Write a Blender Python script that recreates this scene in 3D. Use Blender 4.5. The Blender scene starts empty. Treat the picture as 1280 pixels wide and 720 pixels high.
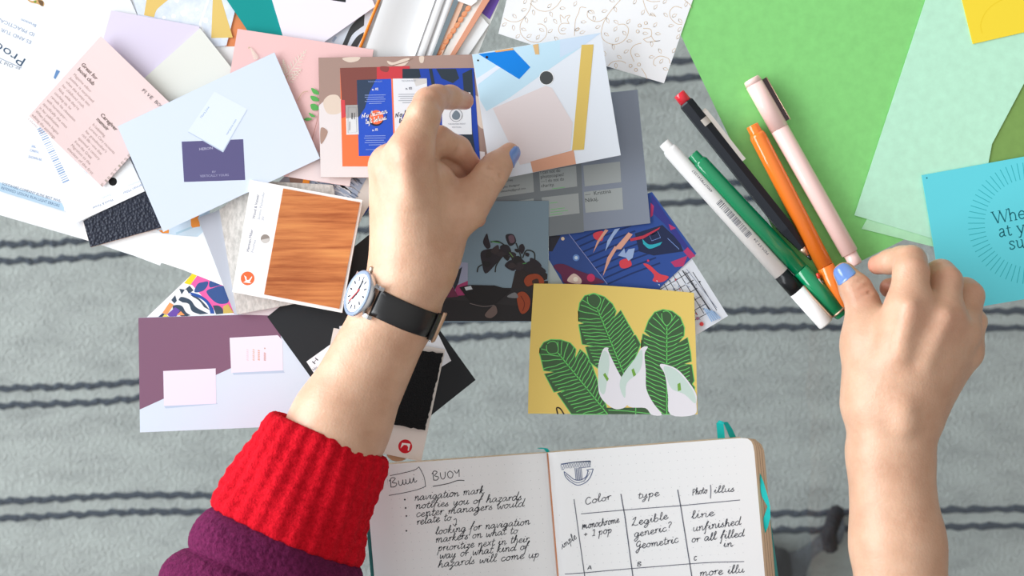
import bpy, bmesh, math, random
import numpy as np
from mathutils import Vector, Matrix
from mathutils.geometry import tessellate_polygon

# ------------------------------------------------------------------ camera, light, exposure
SC = bpy.context.scene
COL = SC.collection
TABLE = 0.45                 # height of the glass top
DIST = 0.85                  # camera above the glass
FPX = DIST / 0.00047         # focal length in pixels of a 1280 wide frame
cam_d = bpy.data.cameras.new('camera'); cam = bpy.data.objects.new('camera', cam_d); COL.objects.link(cam)
cam.location = (0, 0, TABLE + DIST); cam.rotation_euler = (0, 0, 0)
cam_d.sensor_width = 36; cam_d.lens = 36 * FPX / 1280; cam_d.clip_start = 0.01
cam_d.dof.use_dof = True; cam_d.dof.focus_distance = DIST - 0.012; cam_d.dof.aperture_fstop = 8.0
SC.camera = cam

world = bpy.data.worlds.new('room_light'); SC.world = world; world.use_nodes = True
wb = world.node_tree.nodes['Background']
wb.inputs[0].default_value = (1.0, 0.97, 0.935, 1)
_n = world.node_tree.nodes; _l = world.node_tree.links
_tc = _n.new('ShaderNodeTexCoord'); _sp = _n.new('ShaderNodeSeparateXYZ'); _mr = _n.new('ShaderNodeMapRange')
_mr.inputs['From Min'].default_value = 0; _mr.inputs['From Max'].default_value = 1; _mr.inputs['To Min'].default_value = 0.13; _mr.inputs['To Max'].default_value = 0.74
_l.new(_tc.outputs['Generated'], _sp.inputs[0]); _l.new(_sp.outputs[2], _mr.inputs[0]); _l.new(_mr.outputs[0], wb.inputs[1])
key_d = bpy.data.lights.new('window_daylight', 'AREA'); key = bpy.data.objects.new('window_daylight', key_d); COL.objects.link(key)
key_d.shape = 'RECTANGLE'; key_d.size = 3.6; key_d.size_y = 2.4; key_d.energy = 211; key_d.color = (0.93, 0.97, 1.0)
KP = Vector((-2.6, 0.35, 1.28)); key.location = KP
key.rotation_euler = Vector((1, -.12, -.05)).to_track_quat('-Z', 'Y').to_euler()
SC.view_settings.view_transform = 'Standard'; SC.view_settings.look = 'None'
SC.view_settings.gamma = 1.0; SC.view_settings.use_curve_mapping = False
SC.view_settings.exposure = 0.10

# ------------------------------------------------------------------ helpers
RND = random.Random(7)
def W(x, y, h=0.0):
    """point of the place seen at pixel (x, y), h millimetres above the glass"""
    s = (DIST - h * .001) / FPX
    return Vector(((x - 640) * s, (360 - y) * s, TABLE + h * .001))
def lin(c):
    return tuple((v / 255 / 12.92) if v / 255 <= .04045 else ((v / 255 + .055) / 1.055) ** 2.4 for v in c)
MATS = {}
def mat(c, rough=.6, spec=.25, kind='paper', **kw):
    k = (tuple(c), rough, spec, kind, tuple(sorted(kw.items())))
    if k in MATS: return MATS[k]
    m = bpy.data.materials.new('%s_%d_%d_%d' % ((kind,) + tuple(int(v) for v in c))); m.use_nodes = True
    nt = m.node_tree; N = nt.nodes; L = nt.links; b = N['Principled BSDF']
    col = lin(c) + (1,)
    b.inputs['Base Color'].default_value = col; b.inputs['Roughness'].default_value = rough
    b.inputs['Specular IOR Level'].default_value = spec
    b.inputs['Metallic'].default_value = kw.get('metal', 0)
    def noise(scale, detail=3, vec=None, rough_=.55):
        n = N.new('ShaderNodeTexNoise'); n.inputs['Scale'].default_value = scale; n.inputs['Detail'].default_value = detail
        n.inputs['Roughness'].default_value = rough_
        if vec: L.new(vec, n.inputs['Vector'])
        return n
    def bump(src, strength, dist):
        bp = N.new('ShaderNodeBump'); bp.inputs['Strength'].default_value = strength; bp.inputs['Distance'].default_value = dist
        L.new(src, bp.inputs['Height']); L.new(bp.outputs[0], b.inputs['Normal']); return bp
    def ramp(src, stops):
        r = N.new('ShaderNodeValToRGB'); e = r.color_ramp.elements
        while len(e) < len(stops): e.new(.5)
        for el, (p, cc) in zip(e, stops): el.position = p; el.color = lin(cc) + (1,)
        L.new(src, r.inputs[0]); L.new(r.outputs[0], b.inputs['Base Color']); return r
    tc = N.new('ShaderNodeTexCoord'); obj = tc.outputs['Object']
    def mapped(rot=0, sc=(1, 1, 1)):
        mp = N.new('ShaderNodeMapping'); mp.inputs['Rotation'].default_value = (0, 0, math.radians(rot)); mp.inputs['Scale'].default_value = sc
        L.new(obj, mp.inputs[0]); return mp.outputs[0]
    if kind == 'paper':
        n = noise(900, 2, obj); bump(n.outputs[0], .05, .0003)
    elif kind == 'green':
        n = noise(160, 4, obj); a = tuple(int(v * .975) for v in c); z = tuple(min(255, int(v * 1.02)) for v in c)
        ramp(n.outputs[0], [(.3, a), (.7, z)]); bump(n.outputs[0], .08, .0004)
    elif kind == 'wood':
        n = noise(30, 6, mapped(kw['rot'], (1, .09, 1) if 0 else (.06, 1, 1)), .6)
        n2 = noise(9, 3, mapped(kw['rot'], (.08, 1, 1)))
        mx = N.new('ShaderNodeMath'); mx.operation = 'MULTIPLY_ADD'; mx.inputs[1].default_value = .55
        L.new(n.outputs[0], mx.inputs[0]); 
        m2 = N.new('ShaderNodeMath'); m2.operation = 'MULTIPLY'; m2.inputs[1].default_value = .45
        L.new(n2.outputs[0], m2.inputs[0]); L.new(m2.outputs[0], mx.inputs[2])
        s = kw.get('scale', 1)
        n.inputs['Scale'].default_value = 420 * s; n2.inputs['Scale'].default_value = 120 * s
        ramp(mx.outputs[0], [(.36, kw['dark']), (.5, c), (.64, kw['light'])])
    elif kind == 'leather':
        v = N.new('ShaderNodeTexVoronoi'); v.inputs['Scale'].default_value = 620; L.new(obj, v.inputs['Vector'])
        bump(v.outputs['Distance'], .55, .0012)
    elif kind == 'linen':
        n = noise(500, 5, mapped(20, (1, .5, 1))); ramp(n.outputs[0], [(.35, tuple(int(x * .9) for x in c)), (.65, tuple(min(255, int(x * 1.05)) for x in c))])
        bump(n.outputs[0], .4, .0006)
    elif kind == 'stone':
        n = noise(70, 8, obj, .7); ramp(n.outputs[0], [(.35, kw['dark']), (.55, c), (.7, kw['light'])])
    elif kind == 'knit':
        n = noise(kw.get('s', 420), 4, obj, .7); ramp(n.outputs[0], [(.3, kw['dark']), (.7, c)]); bump(n.outputs[0], .8, .003)
        b.inputs['Sheen Weight'].default_value = kw.get('sheen', .4); b.inputs['Sheen Roughness'].default_value = .5
        b.inputs['Sheen Tint'].default_value = tuple(min(1, v * 1.1 + .05) for v in lin(c)) + (1,)
    elif kind == 'plush':
        n = noise(900, 4, obj, .7); bump(n.outputs[0], .9, .003)
        b.inputs['Sheen Weight'].default_value = .12
    elif kind == 'rug':
        n = noise(55, 6, mapped(90, (.35, 1, 1)), .65)
        ramp(n.outputs[0], [(.25, tuple(int(x * .88) for x in c)), (.5, c), (.75, tuple(min(255, int(x * 1.07)) for x in c))])
        n2 = noise(350, 4, obj); bump(n2.outputs[0], .6, .004)
    elif kind == 'yarn':
        n = noise(260, 4, obj); bump(n.outputs[0], .8, .004)
    elif kind == 'gloss':
        b.inputs['Coat Weight'].default_value = kw.get('coat', .4); b.inputs['Coat IOR'].default_value = kw.get('ior', 1.5); b.inputs['Coat Roughness'].default_value = .08
    elif kind == 'skin':
        b.inputs['Subsurface Weight'].default_value = .2; b.inputs['Subsurface Radius'].default_value = (1, .35, .2); b.inputs['Subsurface Scale'].default_value = .0025
        n = noise(55, 5, obj, .6); rp = ramp(n.outputs[0], [(.3, kw['dark']), (.55, c), (.75, kw['light'])])
        at = N.new('ShaderNodeAttribute'); at.attribute_name = 'flush'; mix = N.new('ShaderNodeMix'); mix.data_type = 'RGBA'
        L.new(at.outputs['Fac'], mix.inputs[0]); L.new(rp.outputs[0], mix.inputs[6]); mix.inputs[7].default_value = lin((206, 128, 110)) + (1,); L.new(mix.outputs[2], b.inputs['Base Color'])
        v = N.new('ShaderNodeTexVoronoi'); v.inputs['Scale'].default_value = 700; L.new(obj, v.inputs['Vector'])
        n3 = noise(260, 5, obj, .7)
        ad = N.new('ShaderNodeMath'); ad.operation = 'MULTIPLY_ADD'; ad.inputs[1].default_value = .35; L.new(v.outputs['Distance'], ad.inputs[0]); L.new(n3.outputs[0], ad.inputs[2])
        bump(ad.outputs[0], .22, .0011)
    MATS[k] = m
    return m

class MB:
    """collects faces of one part; build() links them as one mesh object"""
    def __init__(s): s.v = []; s.f = []; s.m = []; s.mats = []; s.sm = []
    def mi(s, m):
        if m not in s.mats: s.mats.append(m)
        return s.mats.index(m)
    def add(s, verts, faces, m, smooth=False):
        o = len(s.v); i = s.mi(m)
        s.v.extend([tuple(q) for q in verts])
        for f in faces: s.f.append(tuple(o + k for k in f)); s.m.append(i); s.sm.append(smooth)
    def build(s, name, parent=None, origin=None):
        a = np.array(s.v, dtype=float)
        o = Vector(origin) if origin is not None else Vector(((a[:, 0].min() + a[:, 0].max()) / 2, (a[:, 1].min() + a[:, 1].max()) / 2, a[:, 2].min()))
        me = bpy.data.meshes.new(name); me.from_pydata([tuple(q) for q in (a - np.array(o))], [], s.f)
        for m in s.mats: me.materials.append(m)
        me.polygons.foreach_set('material_index', s.m); me.polygons.foreach_set('use_smooth', s.sm); me.update()
        ob = bpy.data.objects.new(name, me); COL.objects.link(ob)
        if parent is not None:
            ob.parent = parent; ob.location = o - parent_loc(parent)
        else: ob.location = o
        return ob
def parent_loc(o):
    l = Vector(o.location)
    while o.parent is not None: o = o.parent; l += Vector(o.location)
    return l
def tag(o, label, cat, group=None):
    o['label'] = label; o['category'] = cat
    if group: o['group'] = group
    return o
def thing(name, label, cat, loc, group=None):
    o = bpy.data.objects.new(name, None); o.empty_display_size = .02; COL.objects.link(o); o.location = loc
    return tag(o, label, cat, group)
def recalc(ob):
    bm = bmesh.new(); bm.from_mesh(ob.data); bmesh.ops.recalc_face_normals(bm, faces=bm.faces); bm.to_mesh(ob.data); bm.free()
    return ob

# ---- flat print: text, lines, polygons on a sheet
GLY = {}
def glyphs(s, shear=0, bold=0):
    k = (s, shear, bold)
    if k in GLY: return GLY[k]
    c = bpy.data.curves.new('lettering', 'FONT'); c.body = s; c.size = 1; c.shear = shear; c.resolution_u = 2; c.offset = bold
    ob = bpy.data.objects.new('lettering', c); me = ob.to_mesh()
    v = [(q.co.x, q.co.y) for q in me.vertices]; f = [tuple(p.vertices) for p in me.polygons]
    ob.to_mesh_clear(); bpy.data.objects.remove(ob); bpy.data.curves.remove(c)
    GLY[k] = (v, f); return GLY[k]
def crom(pts, n=6, closed=False):
    p = [np.array(q, float) for q in pts]
    if len(p) < 3: return [tuple(q) for q in p]
    out = []; m = len(p)
    for i in range(m if closed else m - 1):
        if closed: a, b, c, d = p[(i - 1) % m], p[i], p[(i + 1) % m], p[(i + 2) % m]
        else: a, b, c, d = p[max(i - 1, 0)], p[i], p[i + 1], p[min(i + 2, m - 1)]
        for j in range(n):
            t = j / n
            out.append(tuple(.5 * (2 * b + (c - a) * t + (2 * a - 5 * b + 4 * c - d) * t * t + (3 * b - a - 3 * c + d) * t ** 3)))
    if not closed: out.append(tuple(p[-1]))
    return out
class Print:
    """ink on one sheet; hf(x, y) is the height of the sheet in millimetres at a pixel"""
    def __init__(s, mb, hf): s.mb = mb; s.hf = hf; s.k = 1
    def P(s, x, y, o=0.): return W(x, y, s.hf(x, y) + .012 * (s.k + o))
    def up(s): s.k += 1
    def poly(s, pts, c, m=None, same=False):
        if not same: s.up()
        tri = tessellate_polygon([[Vector((x, y, 0)) for x, y in pts]])
        q = [s.P(x, y) for x, y in pts]
        fs = []
        for a, b, d in tri:
            cr = (q[b] - q[a]).cross(q[d] - q[a]).z
            fs.append((a, b, d) if cr > 0 else (a, d, b))
        s.mb.add(q, fs, m or mat(c))
    def blob(s, pts, c, n=5, same=False): s.poly(crom(pts, n, True), c, same=same)
    def disc(s, x, y, r, c, n=28, ry=None, rot=0, same=False):
        ry = ry or r; ca, sa = math.cos(rot), math.sin(rot)
        s.poly([(x + r * math.cos(t) * ca - ry * math.sin(t) * sa, y + r * math.cos(t) * sa + ry * math.sin(t) * ca) for t in [i * 2 * math.pi / n for i in range(n)]], c, same=same)
    def line(s, pts, w, c, closed=False):
        pts = [np.array(p, float) for p in pts]
        if closed: pts = pts + [pts[0], pts[1]]
        L, R = [], []
        for i, p in enumerate(pts):
            d = pts[min(i + 1, len(pts) - 1)] - pts[max(i - 1, 0)]; l = np.hypot(*d) or 1; nrm = np.array((-d[1], d[0])) / l * w / 2
            L.append(p + nrm); R.append(p - nrm)
        q = [s.P(p[0], p[1], .5) for p in L + R]; n = len(pts)
        s.mb.add(q, [(i, n + i, n + i + 1, i + 1) if (q[n + i] - q[i]).cross(q[i + 1] - q[i]).z > 0 else (i, i + 1, n + i + 1, n + i) for i in range(n - 1)], mat(c))
    def curve(s, pts, w, c, n=6, closed=False): s.line(crom(pts, n, closed), w, c, closed)
    def text(s, t, x0, y0, x1, y1, size, c, shear=0, bold=0, fit=True):
        """lettering whose baseline runs from (x0, y0) to (x1, y1)"""
        v, f = glyphs(t, shear, bold)
        if not v: return
        xs = [q[0] for q in v]; w0 = max(xs); L = math.hypot(x1 - x0, y1 - y0); ux, uy = (x1 - x0) / L, (y1 - y0) / L
        sx = L / w0 if fit else size
        q = [s.P(x0 + ux * a * sx + uy * b * size, y0 + uy * a * sx - ux * b * size, .6) for a, b in v]
        s.mb.add(q, f, mat(c))
    def hand(s, t, x0, y0, x1, y1, xh, c, w=.8, shear=.25):
        """handwriting, single pen strokes, fitted between two points of its baseline"""
        st, adv = hand_strokes(t); L = math.hypot(x1 - x0, y1 - y0); ux, uy = (x1 - x0) / L, (y1 - y0) / L; sx = L / adv
        for k in st:
            pts = [(x0 + ux * (a + shear * b * xh / sx) * sx + uy * b * xh, y0 + uy * (a + shear * b * xh / sx) * sx - ux * b * xh) for a, b in k]
            s.line(pts, w * RND.uniform(.85, 1.15), c)
HF = {  # pen strokes of a joined hand; x-height 1
 'a': (1.05, [[(.75, .8), (.45, 1), (.1, .6), (.15, .1), (.45, .05), (.75, .8), (.72, .2), (.9, 0), (1.1, .3)]]),
 'b': (.95, [[(0, .3), (.3, 1.5), (.3, 2), (.15, 1.8), (.15, .1), (.5, 0), (.75, .5), (.5, .9), (.2, .6)]]),
 'c': (.85, [[(.7, .85), (.4, 1), (.1, .5), (.3, 0), (.6, .05), (.85, .35)]]),
 'd': (1.1, [[(.75, .8), (.45, 1), (.1, .6), (.15, .1), (.5, .05), (.85, 1), (.95, 2), (.8, .6), (.9, 0), (1.15, .3)]]),
 'e': (.8, [[(0, .3), (.4, .5), (.6, .85), (.35, 1), (.1, .5), (.3, 0), (.6, .05), (.85, .35)]]),
 'f': (.7, [[(0, .2), (.4, 1.3), (.65, 2), (.45, 2), (.3, 1), (.2, -1), (.05, -.9)], [(.1, .9), (.7, 1)]]),
 'g': (1.0, [[(.75, .8), (.4, 1), (.1, .6), (.2, .1), (.5, .1), (.75, .9), (.7, -.4), (.35, -1), (.1, -.7), (.5, -.2), (1.0, .3)]]),
 'h': (1.05, [[(.05, .2), (.35, 1.4), (.35, 2), (.2, 1.7), (.15, 0)], [(.17, .4), (.5, 1), (.7, .8), (.7, .15), (.85, 0), (1.1, .3)]]),
 'i': (.6, [[(.05, .3), (.25, 1), (.22, .2), (.4, 0), (.65, .3)], [(.3, 1.5), (.36, 1.6)]]),
 'j': (.6, [[(.3, 1), (.3, -.5), (0, -.9)], [(.3, 1.5), (.36, 1.6)]]),
 'k': (.95, [[(.05, .2), (.35, 1.5), (.3, 2), (.15, 1.6), (.15, 0)], [(.15, .4), (.6, 1), (.3, .55), (.7, 0), (1.0, .25)]]),
 'l': (.6, [[(.0, .25), (.4, 1.4), (.38, 2), (.2, 1.7), (.2, .3), (.35, 0), (.65, .3)]]),
 'm': (1.5, [[(.05, .7), (.2, 1), (.2, 0)], [(.2, .4), (.45, 1), (.62, .8), (.62, 0)], [(.62, .4), (.9, 1), (1.1, .8), (1.1, .15), (1.25, 0), (1.5, .3)]]),
 'n': (1.05, [[(.05, .7), (.2, 1), (.2, 0)], [(.2, .4), (.5, 1), (.7, .8), (.7, .15), (.85, 0), (1.1, .3)]]),
 'o': (.9, [[(.5, 1), (.15, .7), (.15, .15), (.5, 0), (.75, .5), (.5, 1), (.6, .8), (.95, .85)]]),
 'p': (.95, [[(.05, .6), (.25, 1), (.2, 0), (.12, -1)], [(.2, .5), (.5, 1), (.75, .6), (.55, .05), (.25, .15)]]),
 'r': (.7, [[(.05, .6), (.2, 1), (.2, 0)], [(.2, .5), (.4, .95), (.7, .9)]]),
 's': (.7, [[(.0, .1), (.4, 1), (.35, .6), (.6, .3), (.4, 0), (.05, .1)]]),
 't': (.65, [[(.3, 1.7), (.22, .3), (.4, 0), (.7, .3)], [(.0, 1.1), (.65, 1.2)]]),
 'u': (1.0, [[(.1, 1), (.1, .3), (.3, 0), (.6, .3), (.7, 1), (.68, .2), (.85, 0), (1.05, .3)]]),
 'v': (.85, [[(.1, 1), (.35, 0), (.7, .9), (.9, .9)]]),
 'w': (1.2, [[(.1, 1), (.15, .2), (.35, 0), (.6, .7), (.7, .1), (.9, 0), (1.05, .9), (1.25, .85)]]),
 'x': (.85, [[(.1, 1), (.7, 0)], [(.7, 1), (.1, 0)]]),
 'y': (.95, [[(.1, 1), (.15, .3), (.4, .1), (.7, 1), (.6, -.4), (.3, -1), (.15, -.7), (.9, .2)]]),
 'z': (.8, [[(.1, .9), (.65, .95), (.15, .1), (.5, .1), (.4, -.7), (.1, -.8), (.8, .2)]]),
 ' ': (.75, []), '+': (1.0, [[(.1, .6), (.8, .6)], [(.45, 1), (.45, .2)]]), '1': (.6, [[(.1, 1.3), (.45, 1.6), (.4, .1), (.1, 0), (.7, .05)]]),
 '?': (.8, [[(.2, 1.7), (.5, 2), (.75, 1.6), (.4, 1), (.4, .6)], [(.38, .1), (.42, .0)]]), '/': (.6, [[(.3, 2.2), (.3, -.4)]]),
 'A': (1.2, [[(.1, 0), (.55, 1.7), (1, 0)], [(.25, .6), (.85, .6)]]),
 'B': (1.2, [[(.2, 1.8), (.15, 0)], [(0, 1.4), (.4, 2), (.9, 1.7), (.4, 1), (1, .6), (.7, 0), (.1, .1)]]),
 'C': (1.1, [[(.9, 1.5), (.5, 1.8), (.1, 1), (.3, .1), (.7, 0), (1, .3)]]),
 'G': (1.2, [[(.9, 1.5), (.6, 1.9), (.15, 1.2), (.4, .5), (.8, .9), (.85, 1.1), (.75, -.3), (.4, -1), (.2, -.6), (.7, 0), (1.2, .4)]]),
 'L': (1.2, [[(.2, 1.4), (.7, 1.9), (.5, 1), (.1, .1), (.3, .3), (.7, 0), (1.1, .1)]]),
 'M': (1.7, [[(.1, 0), (.2, 1.3), (.3, .4), (.6, 1.2), (.7, .3), (1.0, 1.1), (1.2, .1), (1.6, .4)]]),
 'N': (1.5, [[(.1, 0), (.25, 1.7)], [(.25, 1.7), (.9, 0)], [(.9, 0), (1.1, 1.8), (1.35, 1.7)]]),
 'O': (1.2, [[(.6, 1.7), (.15, 1.1), (.3, .1), (.8, .05), (1.05, 1), (.6, 1.7)]]),
 'P': (1.0, [[(.2, 0), (.2, 1.6)], [(.1, 1.4), (.6, 1.7), (.9, 1.2), (.3, .7)]]),
 'U': (1.2, [[(.2, 1.6), (.2, .5), (.5, 0), (.9, .5), (1, 1.6)]]),
 'Y': (1.2, [[(.1, 1.6), (.5, .9), (.95, 1.7)], [(.95, 1.7), (.8, 0)]]),
}
def hand_strokes(t):
    x = 0; out = []
    for ch in t:
        adv, st = HF.get(ch, HF['o'])
        jy = RND.uniform(-.06, .06); js = RND.uniform(.92, 1.08)
        for k in st: out.append([(x + a, b * js + jy) for a, b in crom(k, 4)])
        x += adv
    return out, x
def sheet(name, label, cat, poly, h, c, t=.3, group=None, m=None, parent=None, hf=None, build=True, side=None):
    """a sheet of paper or card: its outline at pixels, h mm above the glass, t mm thick"""
    if hf is None: hf = lambda x, y, h=h: h
    mb = MB(); mm = m or mat(c)
    q = [W(x, y, hf(x, y)) for x, y in poly]; n = len(q)
    b = [v - Vector((0, 0, t * .001)) for v in q]
    tri = tessellate_polygon([[Vector((x, y, 0)) for x, y in poly]])
    fs = []; area = sum(q[i].x * q[(i + 1) % n].y - q[(i + 1) % n].x * q[i].y for i in range(n))
    for a_, b_, d_ in tri:
        a, bb, d = (a_, b_, d_) if (q[b_] - q[a_]).cross(q[d_] - q[a_]).z > 0 else (a_, d_, b_)
        fs.append((a, bb, d)); fs.append((n + a, n + d, n + bb))
    sd = [(i, n + i, n + (i + 1) % n, (i + 1) % n) if area > 0 else (i, (i + 1) % n, n + (i + 1) % n, n + i) for i in range(n)]
    if side is None: mb.add(q + b, fs + sd, mm)
    else: mb.add(q + b, fs, mm); mb.add(q + b, sd, side)
    pr = Print(mb, hf)
    def done():
        ob = mb.build(name, parent)
        if label: tag(ob, label, cat, group)
        return ob
    if build: return done()
    return pr, done
def grid(pts_rows, closed_u=False, closed_v=False):
    """faces of a grid of rows of points"""
    R = len(pts_rows); Cn = len(pts_rows[0]); v = [p for r in pts_rows for p in r]; f = []
    for i in range(R if closed_v else R - 1):
        for j in range(Cn if closed_u else Cn - 1):
            a = i * Cn + j; b = i * Cn + (j + 1) % Cn; c = ((i + 1) % R) * Cn + (j + 1) % Cn; d = ((i + 1) % R) * Cn + j
            f.append((a, b, c, d))
    return v, f
def frame_of(a, b):
    d = (b - a).normalized(); up = Vector((0, 0, 1)); s = up.cross(d).normalized(); u = d.cross(s).normalized()
    return d, s, u       # along, across, up
def lathe(mb, a, b, prof, m, n=28, sides=None, rot=0):
    """turned shape along a->b; prof = [(distance mm, radius mm)]"""
    d, s, u = frame_of(a, b); rows = []; n = sides or n
    for t, r in prof:
        c = a + d * t * .001; rows.append([c + (s * math.cos(k * 2 * math.pi / n + rot) + u * math.sin(k * 2 * math.pi / n + rot)) * r * .001 for k in range(n)])
    v, f = grid(rows, closed_u=True); f.append(tuple(range(n))[::-1]); o = (len(rows) - 1) * n; f.append(tuple(range(o, o + n)))
    mb.add(v, f, m, smooth=sides is None)
def tube(mb, pts, r, m, n=10, closed=False):
    pts = [Vector(p) for p in pts]; rows = []
    for i, p in enumerate(pts):
        d = (pts[min(i + 1, len(pts) - 1)] - pts[max(i - 1, 0)]).normalized(); up = Vector((0, 0, 1)) if abs(d.z) < .9 else Vector((1, 0, 0))
        s = d.cross(up).normalized(); u = s.cross(d); rr = r(i / (len(pts) - 1)) if callable(r) else r
        rows.append([p + (s * math.cos(k * 2 * math.pi / n) + u * math.sin(k * 2 * math.pi / n)) * rr for k in range(n)])
    v, f = grid(rows, closed_u=True); f.append(tuple(range(n))); o = (len(rows) - 1) * n; f.append(tuple(range(o, o + n))[::-1])
    mb.add(v, f, m, smooth=True)
def boxv(c, ax, ay, az):
    """corner points of a box: centre and half axes"""
    v = [c + ax * i + ay * j + az * k for k in (-1, 1) for j in (-1, 1) for i in (-1, 1)]
    return v, [(0, 2, 3, 1), (4, 5, 7, 6), (0, 1, 5, 4), (2, 6, 7, 3), (0, 4, 6, 2), (1, 3, 7, 5)]
WHITE = (232, 236, 241)
# ------------------------------------------------------------------ the setting
def plate(name, x0, y0, x1, y1, z0, z1, m):
    mb = MB(); v, f = boxv(Vector(((x0 + x1) / 2, (y0 + y1) / 2, (z0 + z1) / 2)), Vector(((x1 - x0) / 2, 0, 0)), Vector((0, (y1 - y0) / 2, 0)), Vector((0, 0, (z1 - z0) / 2)))
    mb.add(v, f, m); return mb
fl = plate('floor', -5, -4, 5, 4, -.05, 0, mat((150, 122, 92), .5, .3, 'wood', rot=0, dark=(120, 92, 66), light=(170, 142, 110), scale=.03)).build('floor')
fl['kind'] = 'structure'
wl = plate('wall_back', -5, 4, 5, 4.1, 0, 2.7, mat((232, 230, 226), .8, .1)).build('wall_back'); wl['kind'] = 'structure'
RZ = .012
rug = MB()
RB = mat((170, 172, 166), .95, .05, 'rug'); RD = mat((72, 78, 86), .95, .05, 'yarn')
v, f = boxv(Vector((.05, 0, RZ / 2)), Vector((1.25, 0, 0)), Vector((0, .85, 0)), Vector((0, 0, RZ / 2))); rug.add(v, f, RB)
RS = (DIST + TABLE - RZ) / FPX
def rug_stripe(pts, seed):
    r = random.Random(seed); p = crom(pts, 40); rows = []
    d = 0
    for i, (x, y) in enumerate(p):
        if i: d += math.hypot(x - p[i - 1][0], y - p[i - 1][1])
        wv = math.sin(d * .24 + seed) * 1.3 + r.uniform(-.4, .4); hw = 4.6 + .9 * math.sin(d * .48 + seed * 2) + r.uniform(-.3, .3)
        rows.append([Vector(((x - 640) * RS, (360 - y - wv - o * hw) * RS, RZ + (.0016 if abs(o) < .9 else -.0005))) for o in (-1, -.5, .5, 1)])
    v, f = grid(rows); rug.add(v, f, RD, True)
for k, dy in enumerate((0, 21)):
    rug_stripe([(-900, 330 + dy), (-200, 318 + dy), (0, 306 + dy), (100, 301 + dy), (457, 266 + dy), (830, 234 + dy), (1280, 214 + dy), (1900, 205 + dy)], 1 + k)
    rug_stripe([(-900, 520 + dy), (-200, 496 + dy), (0, 486 + dy), (170, 477 + dy), (400, 436 + dy), (560, 403 + dy), (760, 394 + dy), (960, 388 + dy), (1270, 389 + dy), (1900, 384 + dy)], 3 + k)
    rug_stripe([(-900, 650 + dy), (-200, 634 + dy), (0, 627 + dy), (240, 619 + dy), (600, 636 + dy), (960, 642 + dy), (1280, 636 + dy), (1900, 630 + dy)], 5 + k)
    rug_stripe([(-900, 170 + dy), (0, 142 + dy), (500, 104 + dy), (860, 76 + dy), (1280, 50 + dy), (1900, 40 + dy)], 7 + k)
    rug_stripe([(-900, 40 + dy), (500, -70 + dy), (1280, -120 + dy), (1900, -130 + dy)], 9 + k)
    rug_stripe([(-900, 800 + dy), (500, 792 + dy), (1280, 800 + dy), (1900, 800 + dy)], 11 + k)
tag(rug.build('rug'), 'grey woven wool rug with pairs of dark wavy stripes under the glass table', 'rug')

# glass table
tb = thing('glass_table', 'low table with a clear glass top on dark metal legs, covered with papers', 'table', (0, 0, 0))
gm = bpy.data.materials.new('clear_glass'); gm.use_nodes = True; nt = gm.node_tree
for n in list(nt.nodes):
    if n.type == 'BSDF_PRINCIPLED': nt.nodes.remove(n)
tr = nt.nodes.new('ShaderNodeBsdfTransparent'); tr.inputs[0].default_value = (.93, .955, .975, 1)
gl = nt.nodes.new('ShaderNodeBsdfGlossy'); gl.inputs['Roughness'].default_value = .0
fr = nt.nodes.new('ShaderNodeFresnel'); fr.inputs[0].default_value = 1.5; mx = nt.nodes.new('ShaderNodeMixShader')
ge = nt.nodes.new('ShaderNodeNewGeometry'); iv = nt.nodes.new('ShaderNodeMath'); iv.operation = 'SUBTRACT'; iv.inputs[0].default_value = 1; mu = nt.nodes.new('ShaderNodeMath'); mu.operation = 'MULTIPLY'
nt.links.new(ge.outputs['Backfacing'], iv.inputs[1]); nt.links.new(iv.outputs[0], mu.inputs[0]); nt.links.new(fr.outputs[0], mu.inputs[1]); nt.links.new(mu.outputs[0], mx.inputs[0]); nt.links.new(tr.outputs[0], mx.inputs[1]); nt.links.new(gl.outputs[0], mx.inputs[2])
nt.links.new(mx.outputs[0], nt.nodes['Material Output'].inputs[0])
plate('glass_top', -.75, -.52, .75, .42, TABLE - .010, TABLE, gm).build('glass_top', tb)
DM = mat((48, 50, 54), .45, .4, 'gloss')
def leg(x, y):
    mb = MB(); v, f = boxv(Vector((x, y, (TABLE - .007 + RZ) / 2)), Vector((.014, 0, 0)), Vector((0, .014, 0)), Vector((0, 0, (TABLE - .013 - RZ) / 2))); mb.add(v, f, DM)
    mb.build('leg', tb)
for x, y in ((-.7, -.47), (.7, -.47), (-.7, .37), (.7, .37)): leg(x, y)
# dark slipper lying on the rug below the glass
def UW(x, y, z):
    s = (DIST + TABLE - z) / FPX; return Vector(((x - 640) * s, (360 - y) * s, z))

# ------------------------------------------------------------------ papers, left pile (lowest first)
K = (46, 48, 54)
GT = (140, 160, 190)
sheet('paper_sheet', 'plain white paper sheet, lowest at the left edge, over the rug', 'paper',
      [(-90, -60), (170, -60), (220, 120), (165, 319), (107, 300), (0, 269), (-90, 243)], .6, WHITE)
pr, done = sheet('patterned_card', 'white bordered card with black waves, navy leaves and pink shapes', 'card',
                 [(246, 337), (330, 370), (300, 440), (230, 430), (182, 398)], .6, (243, 246, 250), build=False)
pr.poly([(241, 341), (247, 343), (238, 356), (230, 354)], (240, 215, 40)); pr.poly([(247, 344), (262, 349), (300, 360), (300, 392), (270, 390), (240, 356), (238, 356)], (246, 100, 170), same=True)
pr.blob([(243, 365), (247, 355), (254, 352.5), (260, 352), (259, 358), (253, 364)], (58, 88, 146)); pr.blob([(262, 359), (263, 351), (277, 355), (270, 358)], (58, 88, 146), same=True)
pr.blob([(258, 365), (266, 360), (280, 358), (286, 376), (278, 380), (268, 377)], (58, 88, 146), same=True)
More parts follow.
